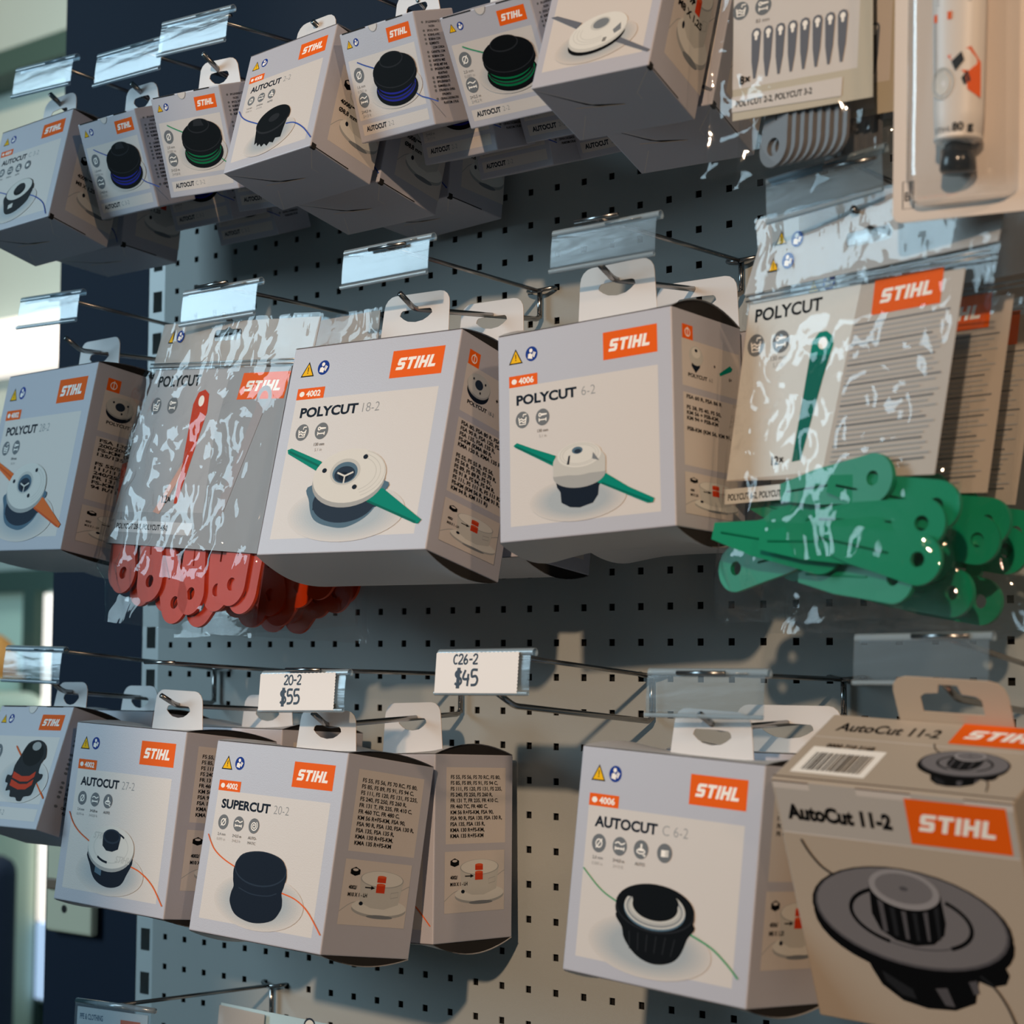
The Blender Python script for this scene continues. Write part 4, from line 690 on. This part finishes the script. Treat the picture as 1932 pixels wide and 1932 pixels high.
# older beige carton, right
use(2, 15.5)
def older():
    v = (.1765, .1924, .099, .5101, -.2639, -.1896, .001, .4427, .0539); w, h, d, base, rot, Mx = pose(v); y0 = -d / 2
    T = thing('boxed_trimmer_head', 'beige older-style carton picturing a big flat disc head, bottom right corner', 'carton', base, 'boxed trimmer heads', rot)
    mb = MB(); mb.rbox((-w / 2, y0, 0), (w / 2, d / 2, h), KRAFT, .0012); a = Art(mb, lambda u, q, e: (u - w / 2, y0 - e, q)); a.rect(.002, .785 * h, w - .002, h - .001, KBAND); a.rect(.002, .782 * h, w - .002, .788 * h, WHITE)
    for x0, x1 in ((.0, .17), (.36, .60), (.80, 1.)): a.rect(x0 * w + .001, .965 * h, x1 * w - .001, .997 * h, WHITE); a.stroke([(x0 * w + .001, .993 * h), (x1 * w - .001, .993 * h)], .0012, RAW)
    mb.build('carton_body', T)
    def disc(a, X, Y, s):
        """flat trimmer head seen from above: X,Y map fractions to the face"""
        G1 = mat('print_disc_grey', (118, 116, 120), .5, spec=.05); G2 = mat('print_disc_grey_dark', (84, 83, 88), .5, spec=.05); G3 = mat('print_disc_grey_light', (150, 148, 152), .5, spec=.05); t = -.04
        def p(l): return [(X(u), Y(q)) for u, q in l]
        a.poly(p(((.26, .33), (.29, .25), (.32, .19), (.40, .135), (.50, .118), (.62, .13), (.71, .175), (.73, .24), (.74, .27), (.79, .255), (.85, .275), (.87, .315), (.85, .37), (.60, .37))), BLACK); a.poly(p(((.33, .25), (.45, .19), (.46, .15), (.40, .16), (.34, .21))), BLACK2); a.poly(p(((.55, .21), (.58, .145), (.62, .145), (.60, .22))), G2); a.poly(p(((.69, .28), (.71, .21), (.735, .22), (.73, .28))), G2)
        a.mb
        rx, ry = X(.417) - X(0), Y(.21) - Y(0); cx, cy = X(.493), Y(.481)
        a.ell(cx, cy - .006 * s, rx, ry, BLACK, t); a.ell(cx, cy, rx, ry, BLACK, t); a.ell(cx, cy + .001 * s, rx * .965, ry * .955, G2, t); a.ell(cx, cy + .002 * s, rx * .94, ry * .92, G1, t)
        a.ring(X(.497), Y(.487), rx * .6, ry * .57, .003 * s, BLACK, 1.9, 4.3, t); a.ring(X(.497), Y(.487), rx * .6, ry * .57, .003 * s, BLACK, -.9, .9, t); a.ring(X(.497), Y(.487), rx * .6, ry * .57, .0012 * s, G2, 4.3, 5.4, t)
        a.poly(p(((.345, .60), (.335, .49), (.36, .425), (.42, .39), (.50, .378), (.58, .395), (.63, .44), (.645, .49), (.642, .60))), BLACK)
        for k in range(6): a.poly(p(((.37 + .047 * k, .57), (.372 + .046 * k, .42 - .02 * math.sin(k * .6)), (.392 + .044 * k, .42 - .02 * math.sin(k * .6)), (.392 + .047 * k, .57))), BLACK2 if k % 2 else G2)
        a.ell(X(.493), Y(.60), X(.149) - X(0), Y(.085) - Y(0), BLACK, t); a.ell(X(.493), Y(.606), X(.147) - X(0), Y(.08) - Y(0), G3, t); a.ell(X(.493), Y(.61), X(.12) - X(0), Y(.06) - Y(0), G1, t); a.ell(X(.493), Y(.61), X(.018) - X(0), Y(.009) - Y(0), G2, t)
        a.curve(p(((.084, .762), (.11, .71), (.15, .66), (.20, .628))), .0018 * s, BLACK2); a.curve(p(((.75, .295), (.80, .255), (.84, .185), (.868, .09))), .0018 * s, BLACK2)
    mb = MB(); a = Art(mb, lambda u, q, e: (u - w / 2, y0 - e, q)); a.k = 8; a.text('AutoCut 11-2', .045 * w, .845 * h, .055 * h, BLACK, .055, width=.45 * w); fp = mb.build('front_print', T)
    mb = MB(); a = Art(mb, lambda u, q, e: (u - w / 2, y0 - e, q)); a.k = 8; a.logo(.563 * w, .797 * h, .965 * w, .974 * h, hfrac=.38, wfrac=.80); mb.build('brand_patch', fp)
    mb = MB(); a = Art(mb, lambda u, q, e: (u - w / 2, y0 - e, q)); a.k = 8; disc(a, lambda u: u * w, lambda q: q * h, 1); mb.build('product_picture', fp)
    mb = MB(); f = lambda u, q, e: (u - w / 2, y0 + q, h + e); a = Art(mb, f); a.rect(.002, .645 * d, w - .002, .655 * d, WHITE); a.text('AutoCut 11-2', .07 * w, .76 * d, .115 * d, BLACK, .03, width=.45 * w)
    a.rect(.05 * w, .12 * d, .37 * w, .50 * d, LETTER); x = .085 * w; rnd = random.Random(3)
    while x < .335 * w: q = rnd.choice((.0007, .0012, .0018)); a.rect(x, .165 * d, x + q, .42 * d, BLACK); x += q + rnd.choice((.0007, .0012))
    a.text('0000 710 2168', .10 * w, .50 * d, .05 * d, BLACK, .03, width=.21 * w); a.stroke([(.0, .004), (w, .004)], .0012, RAW); tp = mb.build('top_print', T)
    mb = MB(); a = Art(mb, f); a.k = 4; a.logo(.575 * w, .70 * d, 1.0 * w, 1.0 * d, hfrac=.42); mb.build('brand_patch', tp); mb = MB(); a = Art(mb, f); a.k = 4; disc(a, lambda u: (.49 + u * .44) * w, lambda q: (.02 + q * .86) * d, .5); mb.build('product_picture', tp)
    mb = MB(); zt = .036; cx = .007; tw = .043; hw = .023; hz = .012
    out = [(cx - tw, -.004), (cx - tw, zt - .012)] + [(cx - tw + .012 - .012 * math.cos(g), zt - .012 + .012 * math.sin(g)) for g in (.5, 1., 1.57)] + [(cx + tw - .012 + .012 * math.sin(g), zt - .012 + .012 * math.cos(g)) for g in (0, .5, 1.)] + [(cx + tw, zt - .012), (cx + tw, -.004)]
    hol = [(cx - hw, hz - .004), (cx + hw, hz - .004), (cx + hw, hz + .008), (cx + hw - .004, hz + .011), (cx + .009, hz + .012), (cx + .007, hz + .019), (cx - .007, hz + .019), (cx - .009, hz + .012), (cx - hw + .004, hz + .011), (cx - hw, hz + .008)]
    ti = -.44                                                            # the tab hangs upright, bent at the back edge
    mb.plate(out, [hol], lambda u, q, e: (u, d / 2 - math.sin(ti) * 0 + q * math.sin(ti) * -.0 - q * .10 + e, h + q), .0007, KRAFT, EDGE); mb.build('hang_tab', T)
older()

# ------------------------------------------------------------------ bags
def interp(pts, z):
    for (z0, x0), (z1, x1) in zip(pts, pts[1:]):
        if z1 <= z <= z0 or z0 <= z <= z1:
            t = (z - z0) / (z1 - z0 or 1); t = t * t * (3 - 2 * t); return x0 + (x1 - x0) * t
    return pts[-1][1] if abs(z - pts[-1][0]) < abs(z - pts[0][0]) else pts[0][1]
def film(left, right, z0, z1, bul, sgn, y0, seed, nu=64, nv=100, cr=.0042, fq=1):
    mb = MB(); V = []
    for j in range(nv + 1):
        z = z0 + (z1 - z0) * j / nv; xl, xr = interp(left, z), interp(right, z); b = interp(bul, z)
        for i in range(nu + 1):
            s = i / nu; e = math.sin(PI * s); x = xl + (xr - xl) * s
            q = Vector((x * 22 * fq + seed, z * 17 * fq, seed * 3.1)); n1 = 1 - abs(noise.noise(q)) * 2; n2 = 1 - abs(noise.noise(q * 2.3 + Vector((9, 4, 2)))) * 2
            am = cr * min(1, e * 2.2) * (.25 + min(1, b / .012))
            V.append((x, y0 + sgn * (b * e ** .55 + am * (n1 + .55 * n2)), z + .0012 * noise.noise(q * 1.7)))
    n = nu + 1; mb.add(V, [(j * n + i, j * n + i + 1, (j + 1) * n + i + 1, (j + 1) * n + i) for j in range(nv) for i in range(nu)], FILM); return mb
def blade_mesh(L, r, hr, t, m, tip=.35):
    """plastic trimmer blade: round eye with a hole, tapering tongue"""
    out = [(r * math.cos(g), r * math.sin(g)) for g in [(-.1 + (PI + .2) * k / 22) for k in range(23)]]; out += [(-r * .86, -r * 1.5), (-r * .74, -L * .6), (-r * tip, -L), (r * tip, -L), (r * .74, -L * .6), (r * .86, -r * 1.5)]
    hol = [(hr * math.cos(g * PI / 8), hr * math.sin(g * PI / 8)) for g in range(16)]; mb = MB(); mb.plate(out, [hol], lambda u, q, e: (u, e - t / 2, q), t, m)
    for s in (-1, 1): mb.tube([(s * r * .0, -t * .5, -r * 1.3), (0, -t * .55, -L * .92)], .0009, m, 6)
    return mb
def blades(T, lst, L, r, hr, t, m, label, group):
    p0 = None; W = Matrix.Translation(T.location) @ rotm(T.rotation_euler[2], T.rotation_euler[0], T.rotation_euler[1]).to_4x4()
    for x, y, z, ang, tilt, yaw in lst:
        if p0 is None: p0 = o = blade_mesh(L, r, hr, t, m).build('trimmer_blade')
        else: o = p0.copy(); COL.objects.link(o)
        tag(o, label, 'blade', group)                                    # lies loose inside its bag: a thing of its own
        o.matrix_world = W @ Matrix.Translation((x, y, z)) @ rotm(yaw, tilt, ang + PI).to_4x4()
def euro(cx, cz, w=.022, h=.0055): return [(cx - w + h * .5 * (1 - math.sin(g)) - 0, cz + h * math.cos(g)) for g in (PI, PI * .75, PI / 2, PI * .25, 0)] + [(cx - .006, cz + h), (cx, cz + h * 1.5), (cx + .006, cz + h)] + [(cx + w - h * .5 * (1 - math.sin(g)), cz + h * math.cos(g)) for g in (0, PI * .25, PI / 2, PI * .75, PI)]
def bag(label, loc, rot, kind, cat_group, blade_list, seed, bs=1, bl=''):
    T = thing('blade_bag', label, 'bag', loc, cat_group, rot)
    A = lambda mb, y=-.0006: Art(mb, lambda u, q, e: (u, y - e, q))
    if kind == 'red':
        left = [(-.008, -.0876), (-.04, -.0934), (-.082, -.122), (-.177, -.1195), (-.256, -.1205), (-.274, -.100), (-.310, -.0897)]; right = [(-.008, .160), (-.040, .158), (-.060, .132), (-.15, .130), (-.225, .132), (-.242, .1425), (-.274, .1437), (-.316, .148)]; bul = [(0, .0006), (-.055, .001), (-.12, .010), (-.22, .017), (-.265, .020), (-.29, .010), (-.316, .0004)]; bot = -.312
        mb = MB(); mb.plate([(-.0876, -.008), (-.0934, -.052), (.158, -.056), (.160, -.012)], [euro(.022, -.0235)], lambda u, q, e: (u, -.001 + e, q), .0008, HEADER); hd = mb.build('header', T)
        mb = MB(); a = A(mb, -.0016); a.poly([(-.075, -.0285), (-.0665, -.0285), (-.0675, -.0145)], BLACK); a.poly([(-.0735, -.0275), (-.0675, -.0275), (-.0681, -.0172)], YELLOW); a.manual(-.0552, -.0222, .0062); mb.build('warning_symbols', hd)
        mb = MB(); mb.plate([(-.089, -.055), (.130, -.058), (.130, -.2345), (-.119, -.2335)], [], lambda u, q, e: (u, e, q), .0006, mat('bag_card_grey', (140, 137, 137), .5)); cdb = mb.build('insert_card', T)
        mb = MB(); a = A(mb, 0); a.poly([(-.0885, -.0555), (.0376, -.058), (.030, -.120), (.0355, -.199), (-.108, -.2015), (-.105, -.12)], mat('bag_print_pale', (158, 154, 154), .5)); a.text('POLYCUT', -.080, -.0728, .0105, BLACK, .03, width=.071); a.icon('wash', -.0761, -.0925, .0085); a.icon('key', -.0481, -.0925, .0085)
        a.poly([(-.014, -.191), (-.0125, -.145), (-.0135, -.092), (-.008, -.080), (.002, -.0775), (.0095, -.082), (.0118, -.10), (.0015, -.145), (-.009, -.191)], mat('print_blade_red', (196, 62, 26), .5, spec=.05)); a.ell(-.001, -.0888, .0045, .0055, LETTER); a.poly([(-.046, -.20), (-.012, -.15), (-.012, -.165), (-.035, -.202)], mat('print_blade_faint', (216, 170, 156), .5, spec=.05))
        a.stroke([(.095, -.095), (.06, -.20)], .013, mat('print_blade_ghost', (148, 136, 134), .5)); a.ring(.097, -.088, .009, .010, .005, mat('print_blade_ghost', (148, 136, 134), .5))
        a.text('12\u00d7', -.0346, -.1905, .0072, BLACK, .03); a.rect(-.1055, -.2215, .0235, -.2095, mat('bag_print_strip', (186, 182, 182), .5)); a.text('POLYCUT 28-2, POLYCUT 48-2', -.1035, -.2180, .0052, BLACK, .03, width=.088); mb.build('card_print', cdb)
        mb = MB(); a = A(mb, 0); a.k = 12; a.logo(.055, -.0885, .1265, -.0625, skew=.004, hfrac=.40); mb.build('brand_patch', cdb); args = (.112, .0205, .0062, .0032, REDP)
    elif kind == 'teal':
        left = [(.012, -.103), (-.012, -.0987), (-.0275, -.1039), (-.06, -.112), (-.10, -.115), (-.177, -.1232), (-.2385, -.1273), (-.282, -.1324), (-.306, -.1255)]; right = [(.012, .138), (-.033, .129), (-.063, .1227), (-.141, .1041), (-.203, .0982), (-.25, .0938), (-.278, .102), (-.306, .1092)]; bul = [(.012, .0006), (-.04, .001), (-.10, .012), (-.20, .024), (-.26, .028), (-.29, .012), (-.306, .0004)]; bot = -.304
        mb = MB(); mb.plate([(-.103, .0111), (-.0987, -.0122), (-.1121, -.0475), (.126, -.046), (.1294, -.0337), (.136, .010)], [euro(.012, -.022)], lambda u, q, e: (u, -.001 + e, q), .0008, HEADER); hd = mb.build('header', T)
        mb = MB(); a = A(mb, -.0016); a.warn(-.0741, -.0135, .0105); a.manual(-.0578, -.0119, .0062); a.warn(-.0814, -.0335, .0105); a.manual(-.0664, -.0275, .0062); mb.build('warning_symbols', hd)
        mb = MB(); mb.plate([(-.107, -.055), (.0985, -.060), (.076, -.2035), (-.1248, -.1935)], [], lambda u, q, e: (u, e, q), .0006, mat('bag_list_paper', (186, 176, 166), .6)); cdb = mb.build('insert_card', T)
        mb = MB(); a = A(mb, 0); a.poly([(-.1062, -.055), (.0056, -.0565), (-.0269, -.1933), (-.1248, -.1928)], mat('bag_print_white', (214, 212, 206), .5)); a.text('POLYCUT', -.1005, -.0705, .0095, BLACK, .03, width=.069, italic=.05); a.icon('wash', -.0986, -.0891, .0088); a.icon('key', -.0724, -.0895, .0088); a.text('130 mm', -.0746, -.1035, .0035, ICON, 0, align='c'); a.text('5.1 in', -.0746, -.1090, .0035, PALE, 0, align='c')
        a.poly([(-.0573, -.1838), (-.0481, -.1353), (-.0425, -.105), (-.0405, -.094), (-.034, -.0877), (-.0265, -.0875), (-.0205, -.092), (-.0195, -.0985), (-.0225, -.106), (-.0286, -.122), (-.0485, -.1831)], TEAL2); a.poly([(-.0425, -.105), (-.0405, -.094), (-.034, -.0877), (-.0265, -.0875), (-.0205, -.092), (-.0195, -.0985), (-.0225, -.106)], TEAL); a.ell(-.030, -.0965, .0045, .0045, LETTER); a.text('12\u00d7', -.078, -.1845, .0062, BLACK, .03)
        for k in range(30):
            z = -.087 - k * .0037; x0 = .0 - (.0269 * (z + .0565) / -.137) + .002; x1 = .094 - .022 * (z + .06) / -.143; a.stroke([(x0 + .004, z), (x1 - (.012 if k % 5 == 4 else .003) - .004 * (k % 3), z)], .0011, PALE if k % 4 else ICON)
        a.rect(-.1255, -.2118, -.031, -.2000, mat('bag_print_white', (214, 212, 206), .5)); a.text('POLYCUT 6-2, POLYCUT 18-2', -.122, -.2090, .0048, BLACK, .03, width=.066); mb.build('card_print', cdb)
        mb = MB(); a = A(mb, 0); a.k = 12; a.logo(.0155, -.0818, .0775, -.0562, skew=.003, hfrac=.40); mb.build('brand_patch', cdb); args = (.088, .0180, .0055, .0042, GRNP)
    else:
        left = [(.05, -.058), (-.0615, -.0645), (-.193, -.066), (-.205, -.0684)]; right = [(.05, .070), (-.089, .0725), (-.188, .0782), (-.205, .0790)]; bul = [(.05, .001), (-.06, .006), (-.15, .011), (-.178, .012), (-.195, .005), (-.205, .0004)]; bot = -.203
        mb = MB(); mb.plate([(-.0525, .05), (.0665, .05), (.0757, -.1615), (-.0434, -.1611)], [], lambda u, q, e: (u, e, q), .0006, mat('bag_card_khaki', (190, 180, 160), .5)); cdb = mb.build('insert_card', T)
        mb = MB(); a = A(mb, 0); a.poly([(-.0505, .04), (.0625, .04), (.0621, -.1375), (-.0447, -.1365)], WHITE); a.icon('wash', -.0405, -.075, .0072); a.icon('key', -.0205, -.075, .0072); a.text('83 mm', -.0205, -.0875, .003, ICON, 0, align='c')
        for k in range(8):
            x = -.0255 + k * .0106; zt = -.0968; a.poly([(x - .0042, zt + .0015), (x - .003, zt + .0045), (x, zt + .0056), (x + .003, zt + .0045), (x + .0042, zt + .0015), (x + .0032, zt - .020), (x + .001, zt - .034), (x - .001, zt - .034), (x - .0032, zt - .020)], mat('print_blade_slate', (104, 108, 118), .5, spec=.05)); a.ell(x, zt + .001, .0022, .0024, LETTER, n=14); a.ell(x, zt - .0022, .0012, .002, LETTER, n=10)
        a.text('8\u00d7', -.0385, -.1335, .0062, BLACK, .03); a.poly([(-.0444, -.1425), (.0505, -.1425), (.0502, -.1568), (-.0438, -.1545)], WHITE); a.text('POLYCUT 2-2, POLYCUT 3-2', -.0405, -.1508, .0046, BLACK, .03, width=.066); mb.build('card_print', cdb); args = (.05, .0155, .007, .003, GRYP)
    blades(T, blade_list, *args, bl, bl.replace(' blade ', ' blades '))
    top = left[0][0]
    bul = [(z, b * bs) for z, b in bul]; fq = .45 if kind == 'grey' else 1
    film(left, right, top, bot, bul, -1, -.0022, seed, fq=fq, cr=.0042 if bs == 1 else .002).build('front_film', T, True)
    film(left, right, top, bot, [(z, b * .8) for z, b in bul], 1, .002, seed + 5, 20, 30, cr=.002).build('back_film', T, True)
    if kind != 'grey':
        mb = MB(); z0 = -.050
        for dz in (0, -.004): mb.tube([(interp(left, z0) + .003, -.0035, z0 + dz), (interp(right, z0) - .004, -.0035, z0 + dz - .002)], .0008, HOLDEDGE, 6)
        mb.build('zip_seal', T, True)
    return T
rnd = random.Random(11)
RB = [(.0975, .004, -.2640, .08, 0, 0), (-.031, .003, -.2680, -.25, 0, 0), (-.080, .004, -.2620, -.30, 0, 0), (-.092, .008, -.2580, -.24, 0, 0), (.012, .006, -.2860, -.6, 0, 0), (.035, .006, -.2760, -.15, 0, 0), (.070, .009, -.2700, -.06, 0, 0), (.045, .012, -.2860, .75, 0, 0), (-.01, .011, -.2750, -.3, 0, 0), (.104, .010, -.2550, .02, 0, 0), (-.055, .012, -.2720, -.4, 0, 0), (.112, .007, -.2700, .10, 0, 0)]
bag('clear bag of orange-red trimmer blades, frontmost on its hook', (-.25, -.215, .32), (-.153, .08, -.08), 'red', 'bags of orange-red blades', RB, 1, bl='orange-red plastic blade in the frontmost orange-red bag')
bag('second bag of orange-red blades, its tilted header showing behind the first', (-.250, -.163, .318), (-.10, -.04, .05), 'red', 'bags of orange-red blades', [(x, y * .5, z, a, t, w) for x, y, z, a, t, w in RB[:10]], 2, .5, bl='orange-red plastic blade in the second orange-red bag')
bag('rearmost bag of orange-red blades, its right edge by the white disc carton', (-.246, -.118, .316), (-.08, .05, .0), 'red', 'bags of orange-red blades', [(x, y * .5, z, a, t, w) for x, y, z, a, t, w in RB[:10]], 3, .5, bl='orange-red plastic blade in the rearmost orange-red bag')
GB = [(-.098, -.012, -.2640, 1.42, .0, 0), (-.010, -.018, -.2540, -1.4, 0, .3), (.030, -.009, -.2040, -1.62, .0, 0), (.034, -.013, -.2500, -1.55, .0, .3), (.050, -.008, -.2760, -1.50, 0, 0), (.070, -.004, -.2380, -1.5, 0, .2), (-.06, -.006, -.2380, 1.2, .0, .2), (.076, .004, -.2250, -1.35, 0, .2), (-.098, .004, -.2450, 1.3, 0, 0), (.05, .008, -.2600, -1.4, 0, .2), (-.02, .010, -.2330, -1.3, 0, 0), (.072, -.010, -.2640, -1.35, 0, .2)]
bag('clear bag of teal trimmer blades, frontmost on its hook', (.4496, -.215, .315), (-.06, 0, -.2), 'teal', 'bags of teal blades', GB, 7, bl='teal plastic blade in the frontmost teal bag')
bag('second bag of teal blades, its right edge showing behind the first', (.4505, -.150, .308), (-.03, .0, -.13), 'teal', 'bags of teal blades', [(x, y * .5, z, a, t, w * .3) for x, y, z, a, t, w in GB[2:9]], 8, .5, bl='teal plastic blade in the second teal bag')
bag('rearmost bag of teal blades, dark against the pegboard', (.4480, -.100, .304), (-.02, .01, -.08), 'teal', 'bags of teal blades', [(x, y * .5, z, a, t, w * .3) for x, y, z, a, t, w in GB[2:8]], 9, .5, bl='teal plastic blade in the rearmost teal bag')
HB = [(-.010 + k * .0068, .008 + .0006 * k, -.184 + .0005 * k, .1, 0, -.32) for k in range(8)]
bag('clear bag of grey trimmer blades with white card, top right', (.41, -.24, .55), (-.05, .03, 0), 'grey', 'bags of grey blades', HB, 12, bl='grey plastic blade in the frontmost grey bag')
bag('second bag of grey blades behind the first, top right', (.4205, -.212, .546), (-.04, .03, 0), 'grey', 'bags of grey blades', HB[4:], 13, bl='grey plastic blade in the second grey bag')
bag('third bag of grey blades, a dark sliver beside the blister pack', (.452, -.165, .55), (-.02, .0, .0), 'grey', 'bags of grey blades', HB[4:], 14, bl='grey plastic blade in the third grey bag')

# grease tube in its blister pack
T = thing('blister_pack', 'blister pack holding a grease tube with orange print, top right corner', 'blister pack', (.5882, -.268, .5413), None, (.03, .04, .06))
CARDW = mat('blister_card_paper', (214, 202, 192), .5); mb = MB(); rr = .006; x0, x1, z0, z1 = -.0735, .088, -.2575, .06
mb.plate([(x0, z1), (x0, z0 + rr), (x0 + rr * .3, z0 + rr * .3), (x0 + rr, z0), (x1 - rr, z0), (x1 - rr * .3, z0 + rr * .3), (x1, z0 + rr), (x1, z1)], [], lambda u, q, e: (u, e, q), .0012, CARDW); cb = mb.build('backing_card', T)
mb = MB(); a = Art(mb, lambda u, q, e: (u, -e, q)); a.stroke([(-.066, -.248), (-.058, -.248), (-.058, -.229), (-.066, -.229)], .0008, BLACK2, True); a.text('B', -.0645, -.2425, .006, BLACK2, .02); mb.build('card_print', cb)
bm_ = MB(); V = []; n = 0
def rr_loop(x0, x1, z0, z1, r, y):
    L = []
    for cx, cz, a0 in ((x1 - r, z1 - r, 0), (x0 + r, z1 - r, PI / 2), (x0 + r, z0 + r, PI), (x1 - r, z0 + r, 1.5 * PI)): L += [(cx + r * math.cos(a0 + k * PI / 8), y, cz + r * math.sin(a0 + k * PI / 8)) for k in range(5)]
    return L
lp = [rr_loop(-.0585, .0175, -.2465, .05, .006, -.0005), rr_loop(-.0570, .0160, -.245, .05, .008, -.012), rr_loop(-.0535, .0125, -.241, .05, .010, -.0225), rr_loop(-.046, .005, -.235, .05, .012, -.026)]
k = len(lp[0]); bm_.add([q for l in lp for q in l], [(j * k + i, j * k + (i + 1) % k, (j + 1) * k + (i + 1) % k, (j + 1) * k + i) for j in range(3) for i in range(k)] + [tuple(3 * k + i for i in range(k))], BLISTER); bm_.build('clear_dome', T, True)
mb = MB(); TW = mat('tube_white', (226, 220, 214), .4); V = []; n = 20; rings = [(.04, .0195, .004), (-.05, .0195, .010), (-.12, .0190, .0105), (-.19, .0175, .011), (-.206, .0165, .011), (-.211, .010, .008)]
for z, rx, ry in rings: V += [(-.0205 + rx * math.cos(2 * PI * i / n), -.0125 + ry * math.sin(2 * PI * i / n), z) for i in range(n)]
mb.add(V, [(j * n + i, j * n + (i + 1) % n, (j + 1) * n + (i + 1) % n, (j + 1) * n + i) for j in range(5) for i in range(n)], TW); BP = T; T = thing('grease_tube', 'white grease tube with orange print and black cap inside the blister pack', 'tube', (.5882, -.268, .5413), None, (.03, .04, .06)); tb = mb.build('tube_body', T, True)
def tubef(u, q, e):
    f = max(-.98, min(.98, u / .0195)); g = math.asin(f); return (-.0205 + .0195 * f, -.0125 - (.0112 + e) * math.cos(g), q)
mb = MB(); a = Art(mb, tubef); a.rect(-.0155, -.127, -.001, -.1215, ORANGE); a.stroke([(-.0145, -.127), (-.0135, -.175)], .0006, ICON); a.poly([(-.004, -.152), (.012, -.147), (.0175, -.158), (.0175, -.182), (.010, -.176), (.009, -.166)], ORANGE); a.poly([(-.001, -.156), (.006, -.150), (.008, -.156), (.002, -.163)], BLACK2); a.poly([(.006, -.168), (.010, -.163), (.012, -.17), (.008, -.173)], BLACK2); a.ell(-.008, -.170, .009, .011, DISC[1]); a.ell(-.008, -.170, .006, .008, DISC[0])
a.text('80 g', .0, -.2035, .0055, BLACK, .03); a.text('STIHL', -.013, -.2035, .0035, ICON, .01)
for k in range(4): a.stroke([(-.013, -.108 - k * .0025), (.012, -.108 - k * .0025)], .0007, PALE)
mb.build('tube_print', tb)
mb = MB(); mb.tube([(-.0205, -.0125, z) for z in (-.209, -.213, -.214, -.228, -.230)], [.009, .009, .0115, .0125, .011], mat('black_cap_plastic', (16, 16, 17), .18), 20); mb.build('cap', T, True)
mb = MB(); mb.tube([(-.0205, -.0125, -.206), (-.0205, -.0125, -.2085)], [.0165, .0165], TW, 20); mb.build('shoulder', tb, True)

# bottom left: ticket holder with a printed card, and the pouch below it
T = thing('ticket_holder', 'clear holder with a printed protection wear card, bottom left', 'ticket holder', (-.3775, -.224, -.384), 'clear plastic ticket holders', (-.06, -.03, .0))
w = .0585; mb = MB(); mb.box((-w, -.0024, -.04), (w, -.0018, .024), HOLDER); mb.build('ticket_pocket', T); mb = MB(); mb.tube([(-w, 0, .026), (w + .002, 0, .026)], .0030, HOLDEDGE, 12); mb.build('clip_rail', T, True)
mb = MB(); mb.box((-w + .003, -.0016, -.04), (w - .006, -.0012, .021), PAPER); pc = mb.build('printed_card', T)
mb = MB(); a = Art(mb, lambda u, q, e: (u, -.0016 - e, q)); a.text('PPE & CLOTHING', -.051, .0095, .0052, mat('print_blue_text', (40, 90, 120), .5, spec=.05), .03, width=.036); a.text('Face/ear protection', -.0525, -.004, .0052, mat('print_blue_text', (40, 90, 120), .5, spec=.05), .0, width=.038); mb.build('card_lettering', pc); mb = MB(); a = Art(mb, lambda u, q, e: (u, -.0016 - e, q)); a.logo(.012, -.006, .042, .0135, hfrac=.42); mb.build('brand_patch', pc)
T = thing('clear_pouch', 'pale blue clear pouch hanging at the bottom left, cut off by the lower edge', 'pouch', (-.270, -.09, -.372), None, (-.1, 0, .0))
mb = MB(); mb.plate([(-.10, 0), (.068, -.003), (.066, -.14), (-.10, -.14)], [], lambda u, q, e: (u, e, q), .0008, mat('pouch_pale_blue', (176, 204, 214), .3)); mb.build('back_sheet', T)
mb = MB(); mb.plate([(-.098, -.002), (-.030, -.004), (-.03, -.14), (-.098, -.14)], [], lambda u, q, e: (u, -.004 + e, q), .0006, HEADER); mb.build('front_sheet', T); mb = MB(); a = Art(mb, lambda u, q, e: (u, -e, q)); a.k = 3; a.ell(.031, -.0085, .0085, .0085, NAVY2); a.ell(.031, -.0085, .0065, .0065, DISC[0]); mb.build('round_symbol', T)
